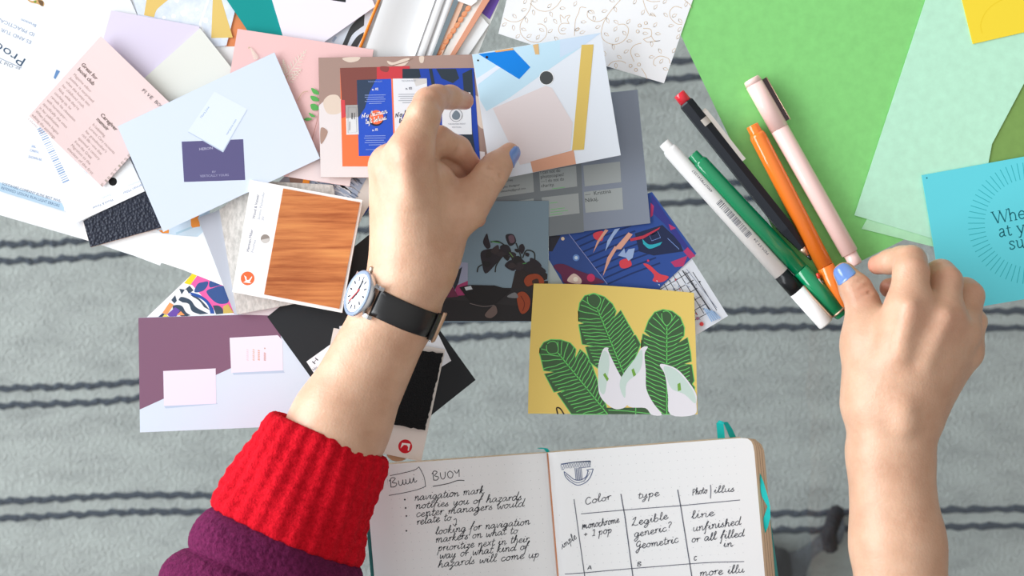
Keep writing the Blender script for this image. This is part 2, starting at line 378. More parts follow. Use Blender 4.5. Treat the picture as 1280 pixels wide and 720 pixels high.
pr.poly([(231, 362), (237, 357), (242, 363), (236, 367), (233, 362)], (62, 78, 96)); pr.poly([(224, 361), (231, 362), (227, 368)], (62, 78, 96), same=True)
pr.poly([(214, 375), (219, 369), (221, 376), (218, 379.5)], (62, 78, 96), same=True)
pr.poly(crom([(223, 375), (227, 371), (238, 375), (244, 383), (252, 388), (261, 392)], 4) + crom([(250, 393), (240, 389), (236, 380), (228, 378)], 4), (62, 78, 96))
pr.poly(crom([(237, 368), (246, 371), (254, 378), (260, 385), (263, 388)], 4) + crom([(255, 384), (249, 376), (241, 371)], 4), (62, 78, 96))
pr.poly(crom([(216, 382), (222, 381), (228, 383), (232, 390), (238, 394)], 4) + [(228, 397), (216, 386)], (62, 78, 96)); pr.poly(crom([(236, 365), (248, 368), (259, 375), (266, 385), (268, 392)], 4) + crom([(263, 392), (260, 382), (252, 374), (240, 369)], 4), (44, 84, 168))
pr.poly(crom([(266, 382), (273, 382), (278, 386), (279, 392)], 4) + [(270, 393)], (62, 78, 96)); pr.poly([(279, 383), (285, 380), (292, 391), (279, 392)], (205, 180, 96), same=True)
pr.poly([(203, 391), (212, 378), (217, 381), (209, 393)], (248, 160, 100)); pr.poly([(209, 393), (219, 384), (225, 388), (220, 396), (212, 396)], (110, 80, 170)); pr.poly([(221, 394), (226, 389), (231, 394)], (248, 160, 100))
pr.poly([(198, 396), (203, 391.5), (208, 393), (206, 397)], (44, 60, 100)); pr.poly([(203, 396), (206, 392.5), (211, 396)], (235, 220, 90))
done()
pr, done = sheet('striped_leaflet', 'pale blue leaflet with orange blocks, peeking out below the large blue photo card', 'leaflet', [(188, 250), (262, 250), (262, 304), (190, 306)], .7, (206, 224, 238), build=False)
pr.poly([(238, 270), (248, 266), (250, 283), (239, 285)], (245, 150, 62)); pr.poly([(199, 288), (211, 287), (211, 291.5), (199, 291.5)], (245, 150, 62), same=True); pr.line([(220, 292), (240, 284)], 2.5, (175, 205, 222))
done()
sheet('paper_scrap', 'small white paper scrap with its pointed corner over the rug', 'paper', [(122, 303), (190, 283), (216, 300), (200, 332), (163, 318)], .9, (240, 246, 252))
sheet('white_card', 'blank white card under the grey cloth swatch, on the striped leaflet', 'card', [(178, 289), (220, 294), (247, 296), (256, 288), (300, 330), (296, 364), (228, 337), (136, 307)], 1.2, (246, 249, 252))
pr, done = sheet('product_leaflet', 'white leaflet with upside-down headline lettering and a blue band, at the left edge', 'leaflet', [(-80, -60), (146, -60), (163, 0), (178, 34), (122, 240), (80, 264), (0, 239), (-80, 214)], 1.4, WHITE, build=False)
pr.poly([(-60, 209), (0, 228), (80, 255), (80, 264), (0, 239), (-60, 221)], (178, 205, 226))
pr.text('SOFTWARE COMPANY RUNS BEST WHEN', 2, 231, 78, 254, 5, (70, 100, 140)); pr.text('REFERRED LESSON: RUN LIGHT ERRORS', 1, 236, 74, 259, 5, (70, 100, 140))
pr.text('Prod', 33.5, 75, -3, 52, 16, (60, 84, 110)); pr.text('er Old Th', 26, 85, -4, 73, 6, (120, 130, 150)); pr.line([(27, 85), (-4, 71)], 1, (160, 172, 190))
pr.text('ES AND TUR', 40, 51.5, 2, 35, 6.2, (140, 158, 188)); pr.text('ID PRACTICAL', 44, 42, -2, 22, 6.2, (140, 158, 188)); pr.text('Brunson', 46, 31, 27, 23, 5, (120, 150, 190))
pr.blob([(33, -2), (40, 1), (50, -1), (55, 3), (54, 8), (47, 5), (38, 3)], (205, 165, 110)); pr.blob([(48, 0), (54, 2), (53, 8), (49, 4)], (110, 85, 60)); pr.disc(44, 2, 1.6, (120, 150, 60))
pr.text('SNOW', 39, 184, 48, 186, 4.5, (135, 160, 205)); pr.text('CANVAS', 37, 189, 49, 192, 4.5, (135, 160, 205)); pr.text('SHOWN ART.', 35, 197, 54, 202, 4.5, (135, 160, 205))
pr.poly([(70.5, 87), (75, 89), (69, 99), (67, 97)], (100, 140, 190)); pr.disc(42, 174, 1.2, (190, 150, 110))
done()
sheet('orange_card', 'orange brown card mostly hidden between the marbled card and the teal card', 'card', [(291, 10), (330, 30), (318, 58), (281, 58)], .9, (228, 142, 92))
sheet('paper_sheet', 'blank white sheet with its corner showing below the marbled card', 'paper', [(235, 54), (300, 58), (296, 100), (240, 100)], .8, (244, 247, 250))
pr, done = sheet('marbled_card', 'pale marbled card with two mustard cut-out shapes, by the top edge', 'card', [(150, -60), (312, -60), (283, 57), (185, 66), (167, 0)], 1.6, (232, 238, 247), build=False, m=mat((226, 234, 246), .5, .3, 'stone', dark=(206, 218, 238), light=(240, 243, 249)))
for x, y, r in ((217, 20, 3.2), (230, 16, 4), (257, 25, 3.6), (221, 1, 2.5), (246, 12, 2.2), (205, 22, 2)): pr.blob([(x + r * RND.uniform(.8, 1.3) * math.cos(a), y + r * RND.uniform(.8, 1.3) * math.sin(a)) for a in [k * 1.05 for k in range(6)]], (247, 248, 252), same=True)
pr.line([(262, -5), (250, 30), (262, 57)], 3, (240, 244, 250)); 
pr.poly([(180, 19), (188, -30), (222, -30)] + crom([(210, 0), (199, 9), (195, 14), (192.5, 21.5)], 4), (226, 194, 112)); pr.poly([(267, -30), (270, -30), (277, 0), (291, 47), (264, 47.5)], (226, 196, 115))
done()
pr, done = sheet('sample_card', 'white sample card with a punched black hole and upside-down lettering above black leather', 'sample card', [(90, 281), (181, 239), (118, 103), (27, 145)], 3.4, (246, 249, 252), build=False)
for k in range(26):
    t0 = k / 26; w = RND.uniform(.5, 2.1); x, y = 46.5 + 33 * t0, 160 + 69 * t0; pr.line([(x, y + 2), (x + 8, y - 1.5)], w, (150, 175, 212))
pr.disc(141, 227, 5.2, (14, 15, 18)); pr.text('Wood & Veneer', 141, 248, 115, 259, 4.6, (110, 135, 175)); pr.text('Finish', 138, 242, 127, 246.5, 4, (190, 205, 228)); pr.text('Herman Miller', 180, 228.5, 153, 240.5, 4.6, (130, 150, 190)); pr.text('Finishes', 176, 225, 160, 231, 4, (205, 215, 235))
for k in range(5): pr.text('1205', 80 + k * 6, 187 + k * 7, 87 + k * 6, 190 + k * 7, 3.5, (185, 200, 225))
done()
sheet('leather_swatch', 'thick black pebbled leather swatch with a tan edge at the left', 'swatch', [(104, 276), (181, 238), (203, 284), (113, 309)], 2.8, (30, 34, 46), t=2, m=mat((38, 44, 60), .5, .3, 'leather'), side=mat((196, 160, 132)))
sheet('lavender_card', 'blank lavender card behind the pink text card', 'card', [(139, 13), (249, 33), (252, 110), (170, 110), (126, 60)], 2.6, (222, 214, 236))
sheet('ivory_card', 'blank ivory card lying across the lavender card', 'card', [(250, 35), (292, 88), (235, 150), (180, 98)], 3.4, (228, 230, 225))
sheet('teal_card', 'solid teal card at the top edge beside the pink fern card', 'card', [(270, -20), (334, -20), (360, 60), (320, 54)], 3.0, (4, 148, 146))
pr, done = sheet('wave_card', 'pale blue card with bold black arcs next to the orange magazine edge', 'card', [(400, -20), (475, -20), (474, 6), (449, 66), (400, 66)], 1.8, (218, 228, 242), build=False)
pr.poly(crom([(456, 16), (447, 24), (438, 34), (428, 56)], 4) + crom([(434, 57), (440, 44), (449, 36), (455, 32)], 4), (66, 69, 72)); pr.poly(crom([(455, 40), (446, 46), (438, 58)], 4) + [(446, 60), (454, 45)], (66, 69, 72)); pr.line([(416, 52), (420, 46)], 3, (170, 186, 210))
done()
pr, done = sheet('lavender_card', 'lavender card with a cut-off black print, by the top edge beside the teal card', 'card', [(334, -20), (457, -20), (469, 8), (406, 52), (404, 62), (358, 60)], 3.8, (238, 234, 247), build=False)
pr.poly([(405, -12), (434, -12), (432, 3), (413, 0)], (40, 42, 46))
done()
# pink card with dried fern
pr, done = sheet('fern_card', 'pink photo card with a white dried fern and green leaves', 'card', [(297, 36), (467, 62), (437, 233), (268, 207)], 6.2, (237, 196, 196), build=False)
pr.poly([(398, 190), (444, 197), (437, 232.5), (360, 221), (372, 200)], (233, 217, 218))
FW = (238, 226, 214)
def frond(x0, y0, x1, y1, n, L, c, w):
    dx, dy = x1 - x0, y1 - y0; l = math.hypot(dx, dy); ux, uy = dx / l, dy / l
    pr.line([(x0, y0), (x1, y1)], .9, c)
    for k in range(n):
        t = k / n; s = L * (1 - t) ** .7
        for sg in (-1, 1):
            bx, by = x0 + dx * t, y0 + dy * t; ex, ey = bx + (ux * .55 - uy * sg * .8) * s, by + (uy * .55 + ux * sg * .8) * s
            nx, ny = -(ey - by) / (s + .01) * w, (ex - bx) / (s + .01) * w
            pr.poly([(bx, by), ((bx + ex) / 2 + nx, (by + ey) / 2 + ny), (ex, ey), ((bx + ex) / 2 - nx, (by + ey) / 2 - ny)], c)
frond(357, 97, 383, 62, 9, 14, FW, .6); frond(360, 101, 377, 86, 6, 9, FW, .55); frond(356, 92, 354, 74, 7, 7, FW, .7); frond(321, 74, 313, 59, 9, 5, FW, .6); pr.curve([(313, 60), (311, 59), (311, 61)], .9, (200, 180, 150)); pr.curve([(360, 94), (352, 104), (350, 115)], .8, (205, 180, 150))
for pts in ([(389, 110), (396, 113), (399, 118), (392, 117)], [(388, 120), (395, 121), (399, 126), (391, 126)], [(388, 131), (394, 130), (399, 136), (391, 138)], [(380, 149), (385, 147), (390, 149), (384, 151)], [(386, 141), (391, 143), (394, 146), (389, 146)]): pr.blob(pts, (92, 176, 92))
pr.curve([(372, 126), (378, 116), (385, 114)], .9, (205, 175, 150)); pr.curve([(389, 178), (394, 160), (399, 140)], .8, (190, 140, 130))
done()
# pink text card, its long side a little lifted
hp = lambda x, y: 5.0 + max(0, ((x - 81) * .69 + (y - 95) * -.0 ) * .03)
PT = [(126, 45), (218, 134), (128, 234), (36, 145)]
def mid(a, b, t): return (a[0] + (b[0] - a[0]) * t, a[1] + (b[1] - a[1]) * t)
hpk = lambda x, y: 4.6 + 3.2 * max(0, min(1, ((x - 36) * .743 + (y - 145) * -.669) / 135)) ** 2
poly = [mid(PT[3], PT[0], k / 6) for k in range(7)] + [mid(PT[1], PT[2], k / 6) for k in range(7)]
mbp = MB(); pm = mat((229, 207, 207)); rows = [[W(*mid(mid(PT[3], PT[0], k / 8), mid(PT[2], PT[1], k / 8), j / 8), hpk(*mid(mid(PT[3], PT[0], k / 8), mid(PT[2], PT[1], k / 8), j / 8))) for j in range(9)] for k in range(9)]
v, f = grid(rows); mbp.add(v, f, pm); mbp.add([q - Vector((0, 0, .0003)) for q in v], f, pm)
pr = Print(mbp, lambda x, y: hpk(x, y) + .06)
du, dv = (.697, .717), (-.743, .669)   # reading direction, next line
BR = (105, 88, 84)
def tl(t, x, y, L, size, c, bold=0): pr.text(t, x, y, x + du[0] * L, y + du[1] * L, size, c, bold=bold)
tl('Great for', 101, 81, 27, 6.6, BR, .02); tl('book club', 96.5, 87, 28, 6.6, BR, .02)
B2 = (176, 152, 148)
for i, (t, L) in enumerate((('Magazine editor', 31), ('Justine is surprised', 42), ('when she bumps into', 42), ('her childhood crush,', 39), ('Nick, while they\'re', 36), ('catching up, he', 29), ('reveals his obsession', 43), ('with horoscopes\u2014', 36), ('specifically the ones', 42), ('in her publication.', 35), ('When Justine begins', 40), ('editing the astrology', 41), ('column, she', 26))):
    tl(t, 91 - 4.72 * i, 93.5 + 4.62 * i, L, 5, B2)
tl('Caregiver', 125, 144, 28, 6.6, BR, .02); tl('memoir', 120, 149.5, 20, 6.6, BR, .02)
for i, (t, L) in enumerate((('In Ladysitting,', 22), ('Lorene Cary recounts', 45), ('her grandmother\'s', 37), ('rich life\u2014one that', 35), ('spanned a century', 38), ('from the Great', 30), ('Migration to the', 34), ('election of the first', 45))):
    tl(t, 115 - 4.5 * i, 156 + 4.3 * i, L, 5, B2)
for i, ch in enumerate('FIVE BOOKS'): 
    if ch != ' ': tl(ch, 176.5 + i * 3.15, 113 + i * 2.9, 4 if ch != 'I' else 1.2, 6, (110, 104, 106))
for i, ch in enumerate('FIRSTIES8'): pr.text(ch, 127.5 + i * 4.2, 234 - i * 4.6, 130.5 + i * 4.2, 230.7 - i * 4.6, 5, (172, 158, 150))
tag(mbp.build('text_card'), 'pale pink card printed with two columns of small brown book blurbs', 'card')
# blue photo card with printed business cards
pr, done = sheet('photo_card', 'large pale blue card picturing a purple business card under a light one', 'card', [(147, 158), (343, 65.5), (400, 198), (204, 290)], 8.6, (214, 226, 243), build=False)
pr.poly([(227, 177), (304, 174), (306.5, 225), (230, 227.5)], (92, 88, 132)); pr.text('HERON', 249, 188, 266, 186.5, 4.5, (190, 190, 215)); pr.text('BY', 265, 216, 270, 216, 3.5, (170, 170, 200)); pr.text('VERTICALLY YOURS', 250, 221.5, 286, 220, 4, (165, 165, 198))
pr.poly([(279, 187), (306, 140), (309.5, 137), (279, 190.5), (235, 165.5), (236, 164)], (190, 205, 226)); pr.poly([(268, 114.5), (309, 136), (278.5, 188.5), (235, 164)], (222, 233, 247))
pr.text('Nora June', 252, 148, 262, 134, 4.2, (130, 160, 200)); pr.text('norajune.com', 284, 169, 296, 150, 4, (130, 160, 200))
done()
# swatches below
SR = (404, 240)
sheet('brown_swatch', 'small brown veneer swatch between a grey swatch and an orange strip', 'swatch', [(360, 214), (384, 222), (378, 252), (366, 246)], 3.0, (150, 118, 104))
sheet('grey_swatch', 'small grey swatch tucked against the lower edge of the blue photo card', 'swatch', [(336, 240), (362, 214), (370, 250), (340, 250)], 2.8, (160, 160, 172))
sheet('orange_strip', 'narrow bright orange strip among the swatches above the wood sample', 'paper', [(380, 222), (388, 222), (382, 248), (372, 248)], 3.2, (255, 158, 58))
pr, done = sheet('marble_swatch', 'blue grey streaked marble swatch above the wood sample', 'swatch', [(384, 214), (463, 214), (441, 254), (420, 262), (380, 240)], 2.6, (170, 186, 210), build=False)
for k in range(46):
    x, y = RND.uniform(386, 452), RND.uniform(217, 248); l = RND.uniform(8, 22); 
    c = RND.choice([(225, 232, 243), (110, 125, 150), (200, 212, 230), (85, 92, 108), (235, 240, 248)])
    if x + l * .85 - (y + l * .5 - 214) * -.55 < 478 and x + l < 456 and y + l * .5 < 250: pr.line([(x, y), (x + l * .45, y + l * .18), (x + l * .85, y + l * .5)], RND.uniform(.6, 2), c)
done()
sheet('grey_cloth_swatch', 'narrow smooth grey cloth swatch beside the beige linen swatch', 'swatch', [(247, 272), (276, 262), (299, 393), (293, 393)], 3.2, (183, 188, 200))
sheet('linen_swatch', 'rough beige linen swatch under the wood sample card', 'swatch', [(274, 262), (322, 226), (416, 231), (419, 245), (400, 374), (296, 393)], 4.6, (214, 210, 206), t=1.2, m=mat((212, 208, 204), .9, .1, 'linen'))
sheet('pink_slip', 'narrow pale pink printed slip under the beige linen swatch', 'paper', [(290, 372), (362, 372), (358, 395), (297, 393)], 1.6, (228, 218, 224))
mbw = thing('wood_sample_card', 'white sample card with a reddish wood veneer panel and orange logo', 'sample card', W(370, 310, 7))
pr, done = sheet('card_backing', None, None, [(314, 225), (453, 250), (427.5, 391), (290, 365)], 9.6, (246, 247, 248), t=2.6, build=False, parent=mbw)
pr.disc(309.5, 348, 8.6, (245, 112, 66)); 
pr.poly([(305, 344), (308, 346), (308.5, 350), (311, 350), (315, 345), (315, 347), (312, 352.5), (314.5, 354), (304, 353), (307, 351), (306, 347)], (250, 246, 246))
pr.text('Wood & Veneer', 318.5, 274, 324, 243, 5, (70, 90, 130)); pr.text('Santos Palisander', 324.5, 275, 331, 240, 4.4, (165, 178, 200)); pr.text('SN', 329.5, 276, 330.5, 271, 4.4, (165, 178, 200)); pr.text('Herman Miller', 311, 315, 316.5, 287, 5, (70, 90, 130)); pr.text('Finishes', 316.5, 316, 320, 300, 4.4, (165, 178, 200))
pr.disc(331.5, 298.5, 5.6, (150, 142, 136)); pr.poly([(331.5 + 5.4 * math.cos(a), 298.7 + 5.4 * math.sin(a)) for a in [k * math.pi / 12 - .2 for k in range(13)]], (205, 202, 200))
ob = done()
sheet('veneer_panel', None, None, [(354, 235.5), (450, 253), (424, 386), (330, 368)], 10.1, (196, 118, 66), t=.5, m=mat((200, 124, 72), .45, .35, 'wood', rot=-10, dark=(158, 84, 44), light=(222, 150, 88)), parent=mbw)
# brochure edge beside the wood sample
mb = thing('brochure', 'white edged navy brochure sticking out between the wood sample and the wrist', 'brochure', W(455, 255, 1))
sheet('cover', None, None, [(458, 214), (476, 214), (474, 236), (452, 272), (441, 300), (424, 300), (440, 250)], 2.4, (226, 224, 220), parent=mb, t=.8)
sheet('inside_page', None, None, [(474, 226), (479, 226), (479, 262), (471, 250), (452, 272)], 1.5, (44, 66, 140), parent=mb, t=.5)
sheet('navy_card', 'plain navy blue card under the wrist behind the watch', 'card', [(446, 335), (466, 316), (500, 330), (490, 400), (430, 400)], 1.5, (50, 66, 120))
# folder flap
# ------------------------------------------------------------------ magazine pile at the top
def at_dir(o, d, p, a, b): return (o[0] + d[0] * a + p[0] * b, o[1] + d[1] * a + p[1] * b)
MD = (.372, -.928); MP = (.928, .372)
mg = thing('magazine', 'open magazine with curling glossy white pages and a thin orange cover edge', 'magazine', W(520, 40, 0))
def strip_profile(x0, y0, x1, y1, prof, m, name, t=.4):
    """sheet swept between two edges: prof = [(pixels across, h mm)] from the edge (x0,y0)-(x1,y1)"""
    mb = MB(); d = Vector((x1 - x0, y1 - y0)).normalized(); p = Vector((-d.y, d.x))
    r1 = [W(x0 + p.x * a, y0 + p.y * a, h) for a, h in prof]; r2 = [W(x1 + p.x * a, y1 + p.y * a, h) for a, h in prof]
    v, f = grid([r1, r2]); mb.add(v, f, m, True); mb.add([q - Vector((0, 0, t * .001)) for q in v], f, m, True)
    return mb.build(name, mg)
PG = mat((242, 245, 249), .35, .35)
sheet('back_cover', None, None, [(449, 64), (486, -36), (640, -36), (588, 90), (448, 90)], .7, (226, 228, 226), parent=mg)
mb = MB(); tube(mb, [W(447, 68, 4.9), W(461, 32, 5.1), W(474, 0, 5.1), W(488, -36, 5.1)], .0009, mat((250, 140, 48)), 8); mb.build('cover_edge', mg)
def sw(a, h): return (a, h)
strip_profile(448, 84, 492, -40, [(1, 5.7), (5, 5.6), (12, 5.2), (22, 4.1), (34, 2.9), (44, 2.3), (52, 2.3), (58, 3.2), (62, 4.2)], PG, 'page')
strip_profile(448, 84, 492, -40, [(54, 1.6), (59, 2.3), (65, 3.7), (70, 4.1), (73, 3.5)], PG, 'page')
strip_profile(448, 84, 492, -40, [(66, 1.3), (73, 2.1), (78, 3.1), (82, 3.2), (84, 2.4)], PG, 'page')
sheet('spine_strip', None, None, [(536, 80), (541, 80), (588, -34), (580, -34)], 3.4, (120, 134, 142), parent=mg)
pr, done = sheet('scalloped_strip', 'orange strip with a scalloped pattern beside the curled magazine pages', 'paper', [(528, 90), (543, 92), (594, -30), (572, -36)], 2.8, (238, 196, 172), build=False)
for k in range(10):
    x, y = 545 + k * 4.55 + 1, 66 - k * 6.9; pr.disc(x + 2.5, y, 4.3, (232, 160, 118), ry=3.2, rot=-.99); pr.curve([(x - 1.5, y + 2), (x + 3, y + 2.6), (x + 6, y - 1)], .9, (214, 120, 78))
done()
sheet('paper_sheet', 'white sheet lying over the scalloped strip at the top edge', 'paper', [(573, -12), (602, -20), (596, 2), (589, 7.5), (580, 4), (572, 1)], 3.8, (246, 247, 248))
sheet('booklet', 'off white booklet between the scalloped strip and the copper edge', 'booklet', [(540, 92), (559, 94), (604, 2), (616, -30), (592, -36), (585, 10)], 2.4, (232, 230, 226))
mbk = sheet('copper_folder', 'narrow copper coloured folder edge near the purple card', 'folder', [(556, 80), (562, 80), (612, 0), (628, -30), (618, -30), (602, 2)], 3.4, (222, 158, 130), t=1)
sheet('purple_card', 'solid purple card by the top edge next to the copper folder', 'card', [(600, 14), (612, 24), (626, -4), (636, -30), (614, -30)], 1.0, (112, 84, 176))
sheet('paper_sheet', 'plain white sheet with one corner over the bare glass near the purple card', 'paper', [(599, 17), (611, 31), (570, 92), (545, 92)], 1.7, (247, 249, 251))

# ------------------------------------------------------------------ centre papers
pr, done = sheet('vine_paper', 'white paper with fine gold vine drawings, at the top edge', 'paper', [(640, -28), (876, -28), (866, 0), (830, 104), (759, 83), (680, 61), (623, 42)], 1.2, (243, 245, 249), build=False)
GD = (212, 188, 160)
def Q(x, y): return (620 + x / 4.923, y / 4.923)
def vine(pts, w=.75): pr.curve([Q(*p) for p in pts], w, GD)
for p in ([(48, 112), (90, 132), (140, 130), (180, 100), (210, 50), (218, 0)], [(210, 20), (260, 62), (320, 68), (370, 40), (400, 0)], [(180, 100), (150, 150), (155, 210), (200, 250), (260, 260), (305, 225), (312, 180), (285, 150), (255, 148)],
          [(765, 0), (720, 50), (680, 105), (655, 160), (650, 225), (690, 265), (750, 270), (800, 235), (815, 180), (790, 150), (750, 152)], [(680, 105), (640, 130), (600, 130), (565, 105), (565, 70), (595, 65), (605, 85)],
          [(555, 48), (520, 45), (508, 80), (490, 120), (485, 170), (483, 220)], [(895, 265), (850, 280), (828, 320), (850, 380)], [(800, 390), (770, 375), (720, 380), (690, 405)],
          [(905, 0), (920, 50), (945, 95)], [(945, 95), (965, 90), (985, 102)], [(1145, 50), (1100, 40), (1070, 70), (1075, 110), (1110, 145), (1145, 150)], [(905, 175), (950, 180), (955, 220), (910, 240)], [(955, 220), (975, 250), (1010, 250)], [(905, 240), (930, 258), (960, 256), (1010, 250)],
          [(985, 405), (970, 395), (975, 365), (1010, 345), (1060, 360), (1070, 390)], [(895, 420), (920, 460), (928, 485)], [(925, 0), (960, 10), (1010, 8)], [(430, 207), (395, 205), (385, 175), (405, 145), (450, 145)], [(450, 145), (440, 120), (455, 95), (430, 100), (420, 112), (395, 92), (400, 140)], [(1160, 0), (1195, 30), (1200, 50)], [(485, 185), (505, 170), (510, 180), (490, 190)]): vine(p)
for x, y, a in ((115, 100, .8), (52, 150, -.6), (108, 172, 1.5), (188, 125, 1.3), (232, 78, 1.4), (172, 182, .5), (205, 220, -.5), (258, 228, -.9), (282, 185, .5), (305, 122, -1.2), (340, 88, 1.2), (335, 190, -.6), (330, 35, -.8), (410, 50, .0), (365, 132, 1.0), (415, 180, -.3), (172, 60, -.3), (180, 8, -1), (240, 5, 0), (488, 22, -1), (540, 135, 0), (500, 182, -.4), (532, 198, -.3), (628, 165, -.4), (668, 68, -.2), (735, 58, 1.2), (688, 128, 1.2), (740, 135, .6), (735, 178, -1), (815, 132, -.9), (792, 205, .9), (680, 212, .6), (745, 242, -.9), (822, 252, 0), (722, 290, 1.4), (802, 316, -.5), (870, 340, .4), (760, 352, .7), (738, 405, 1.5), (1010, 315, 1.1), (958, 350, -.1), (1018, 376, -.9), (1045, 425, .3), (905, 75, -1), (982, 42, -.9), (965, 90, .5), (980, 152, -.9), (920, 205, .1), (998, 208, .1), (958, 272, 1.5), (1045, 92, .8), (1098, 95, -.5), (1078, 158, -.2), (1130, 180, -1), (1135, 130, .9), (1122, 225, -1), (1095, 310, -1), (855, 10, -1), (1040, 8, -.8), (715, 4, .4), (582, 75, .5), (605, 115, 1.4), (668, 330, 1.2), (135, 222, -.7), (372, 240, .9), (1170, 25, -1.2)):
    cx, cy = Q(x, y); l, w_ = 3.5, 1.8; ca, sa = math.cos(a), math.sin(a)
    pr.line([(cx + u * l * ca - s_ * w_ * sa, cy + u * l * sa + s_ * w_ * ca) for u, s_ in ((-1, 0), (-.5, .8), (.1, .9), (1, 0), (.1, -.9), (-.5, -.8))], .65, GD, closed=True)
for x, y in ((884, 157), (922, 142), (872, 193), (828, 405), (880, 397), (861, 430)):
    cx, cy = Q(x, y); pr.line([(cx + 2 * math.cos(t), cy + 2 * math.sin(t)) for t in [k * .63 for k in range(10)]], .8, GD, closed=True)
done()
pr, done = sheet('city_sketch_card', 'card with an ink sketch of scaffolding under the circus photo', 'card', [(812, 300), (850, 300), (910, 395), (865, 422), (790, 420)], 1.0, (226, 232, 242), build=False)
for k in range(7): pr.line([(812 + k * 9, 340), (848 + k * 8, 400 - k * 2)], .9, (70, 74, 84))
for k in range(6): pr.line([(815 + k * 6, 368 + k * 9), (862 + k * 5, 340 + k * 10)], .9, (70, 74, 84))
for k in range(70):
    x = RND.uniform(815, 880); y = RND.uniform(345, 410)
    if x < 872 - (y - 345) * -.3 and (x - 855) * .55 < (y - 330): pr.poly([(x, y), (x + RND.uniform(1, 4), y + RND.uniform(-1, 1)), (x + RND.uniform(0, 3), y + RND.uniform(1, 3))], RND.choice([(90, 110, 150), (150, 170, 205), (60, 64, 74), (205, 215, 232), (190, 80, 90)]))
pr.line([(853, 338), (888, 388)], 1.4, (60, 64, 72)); pr.line([(858, 336), (896, 385)], .7, (130, 140, 160)); pr.line([(866, 352), (900, 400)], .6, (190, 198, 212))
for k in range(5): pr.line([(880 + k * 3, 385 + k * 1), (890 + k * 2.6, 402 - k)], 1.5, (150, 186, 226))
pr.disc(877, 405, 2.6, (214, 70, 72)); pr.disc(872, 398, 2, (170, 120, 150))
done()
pr, done = sheet('circus_photo', 'blue circus photo of red lit acrobats', 'photo', [(686, 280), (750, 262), (815, 240), (870.5, 317), (826, 359), (815, 375), (688, 375)], 1.6, (52, 84, 160), build=False)
def C(x, y): return (680 + x / 3.7875, 235 + y / 3.7875)
pr.poly([C(22, 180), C(115, 215), C(300, 455), C(100, 455), C(22, 340)], (58, 84, 150))
pr.poly([C(22, 225), C(80, 225), C(40, 300), C(22, 300)], (52, 52, 62))
pr.up()
for k in range(9):
    t = .08 + k * .115; x, y = 130 + t * 170, 235 + t * 220; pr.line([C(x, y), C(x + 120, y - 52), C(x + 250, y - 100)], 2.0, (38, 58, 112))
pr.poly([C(430, 215), C(560, 175), C(640, 250), C(660, 300), C(520, 320), C(450, 300)], (40, 50, 84))
pr.poly([C(510, 30), C(712, 320), C(700, 332), C(570, 170), C(505, 110)], (58, 62, 140)); 
for p in ([C(590, 170), C(625, 190), C(600, 200)], [C(680, 280), C(718, 322), C(690, 335), C(660, 300)], [C(505, 70), C(520, 85), C(515, 130), C(504, 140)], [C(600, 350), C(680, 320), C(660, 370), C(620, 375)]): pr.poly(p, (186, 62, 112))
for p in ([C(235, 215), C(280, 205), C(275, 250), C(240, 240)], [C(360, 345), C(400, 335), C(415, 365), C(385, 380), C(362, 375)], [C(470, 360), C(500, 365), C(545, 405), C(590, 420), C(560, 445), C(515, 440), C(520, 410)]): pr.blob(p, (222, 74, 88))
for p in ([C(232, 308), C(262, 255), C(305, 200), C(290, 195), C(250, 255)], [C(278, 420), C(320, 330), C(350, 280), C(335, 275), C(300, 330), C(280, 410)], [C(330, 290), C(400, 210), C(420, 220), C(365, 290)]): pr.poly(p, (226, 170, 150))
for p in ([C(290, 300), C(330, 230), C(360, 190), C(335, 195), C(300, 250)], [C(380, 320), C(400, 290), C(430, 285), C(420, 330), C(400, 345)], [C(350, 320), C(380, 285), C(390, 330)]): pr.poly(p, (160, 184, 228))
pr.poly([C(405, 240), C(470, 225), C(550, 185), C(545, 195), C(470, 240), C(410, 252)], (196, 62, 84)); pr.poly(crom([C(465, 240), C(500, 268), C(560, 255)], 4) + crom([C(550, 270), C(500, 288), C(470, 265)], 4), (52, 176, 196))
pr.line([C(118, 218), C(300, 455)], .8, (150, 160, 214)); pr.line([C(500, 225), C(540, 208), C(552, 235), C(510, 250)], .8, (120, 150, 214), closed=True); pr.line([C(585, 238), C(640, 290)], .8, (120, 150, 214))
pr.disc(*C(152, 330), 4.2, (110, 150, 220)); pr.disc(*C(152, 330), 2.2, (205, 226, 250)); pr.disc(*C(89, 240), 2.2, (236, 214, 190))
pr.blob([C(45, 370), C(90, 360), C(160, 390), C(240, 420), C(280, 450), C(110, 455), C(80, 410)], (108, 50, 82)); pr.blob([C(110, 440), C(140, 405), C(175, 430), C(170, 455)], (226, 200, 190)); pr.disc(*C(222, 425), 5, (206, 60, 104)); pr.disc(*C(150, 432), 3, (250, 240, 225)); pr.disc(*C(493, 344), 1.4, (230, 60, 90))
done()
sheet('paper_scrap', 'pale grey paper corner between the still life card and the circus photo', 'paper', [(676, 315), (687, 326), (708, 362), (676, 362)], 2.0, (178, 190, 190))
pr, done = sheet('business_card_sheet', 'slate grey sheet showing rows of small business cards with short texts', 'card', [(600, 132), (797, 112), (813, 279), (600, 305)], 3.0, (140, 150, 167), build=False)
CG = (172, 180, 182); CK = (58, 62, 66)
pr.poly([(618, 150), (724, 140), (730, 290), (640, 301), (618, 300)], (128, 136, 142)); pr.up()
for q in ([(618, 221), (666, 215), (667.5, 240), (618, 247)], [(674, 215), (720, 207), (721.5, 233), (675.5, 239)], [(729, 207), (775, 202), (776.5, 227.5), (731, 233)], [(618, 256), (667, 248), (668, 270), (618, 280)], [(677, 247), (723, 241.5), (724.5, 266.5), (680, 272)], [(730, 240), (777.5, 234.5), (779, 261.5), (732, 266)]): pr.poly(q, CG, same=True)
pr.up()
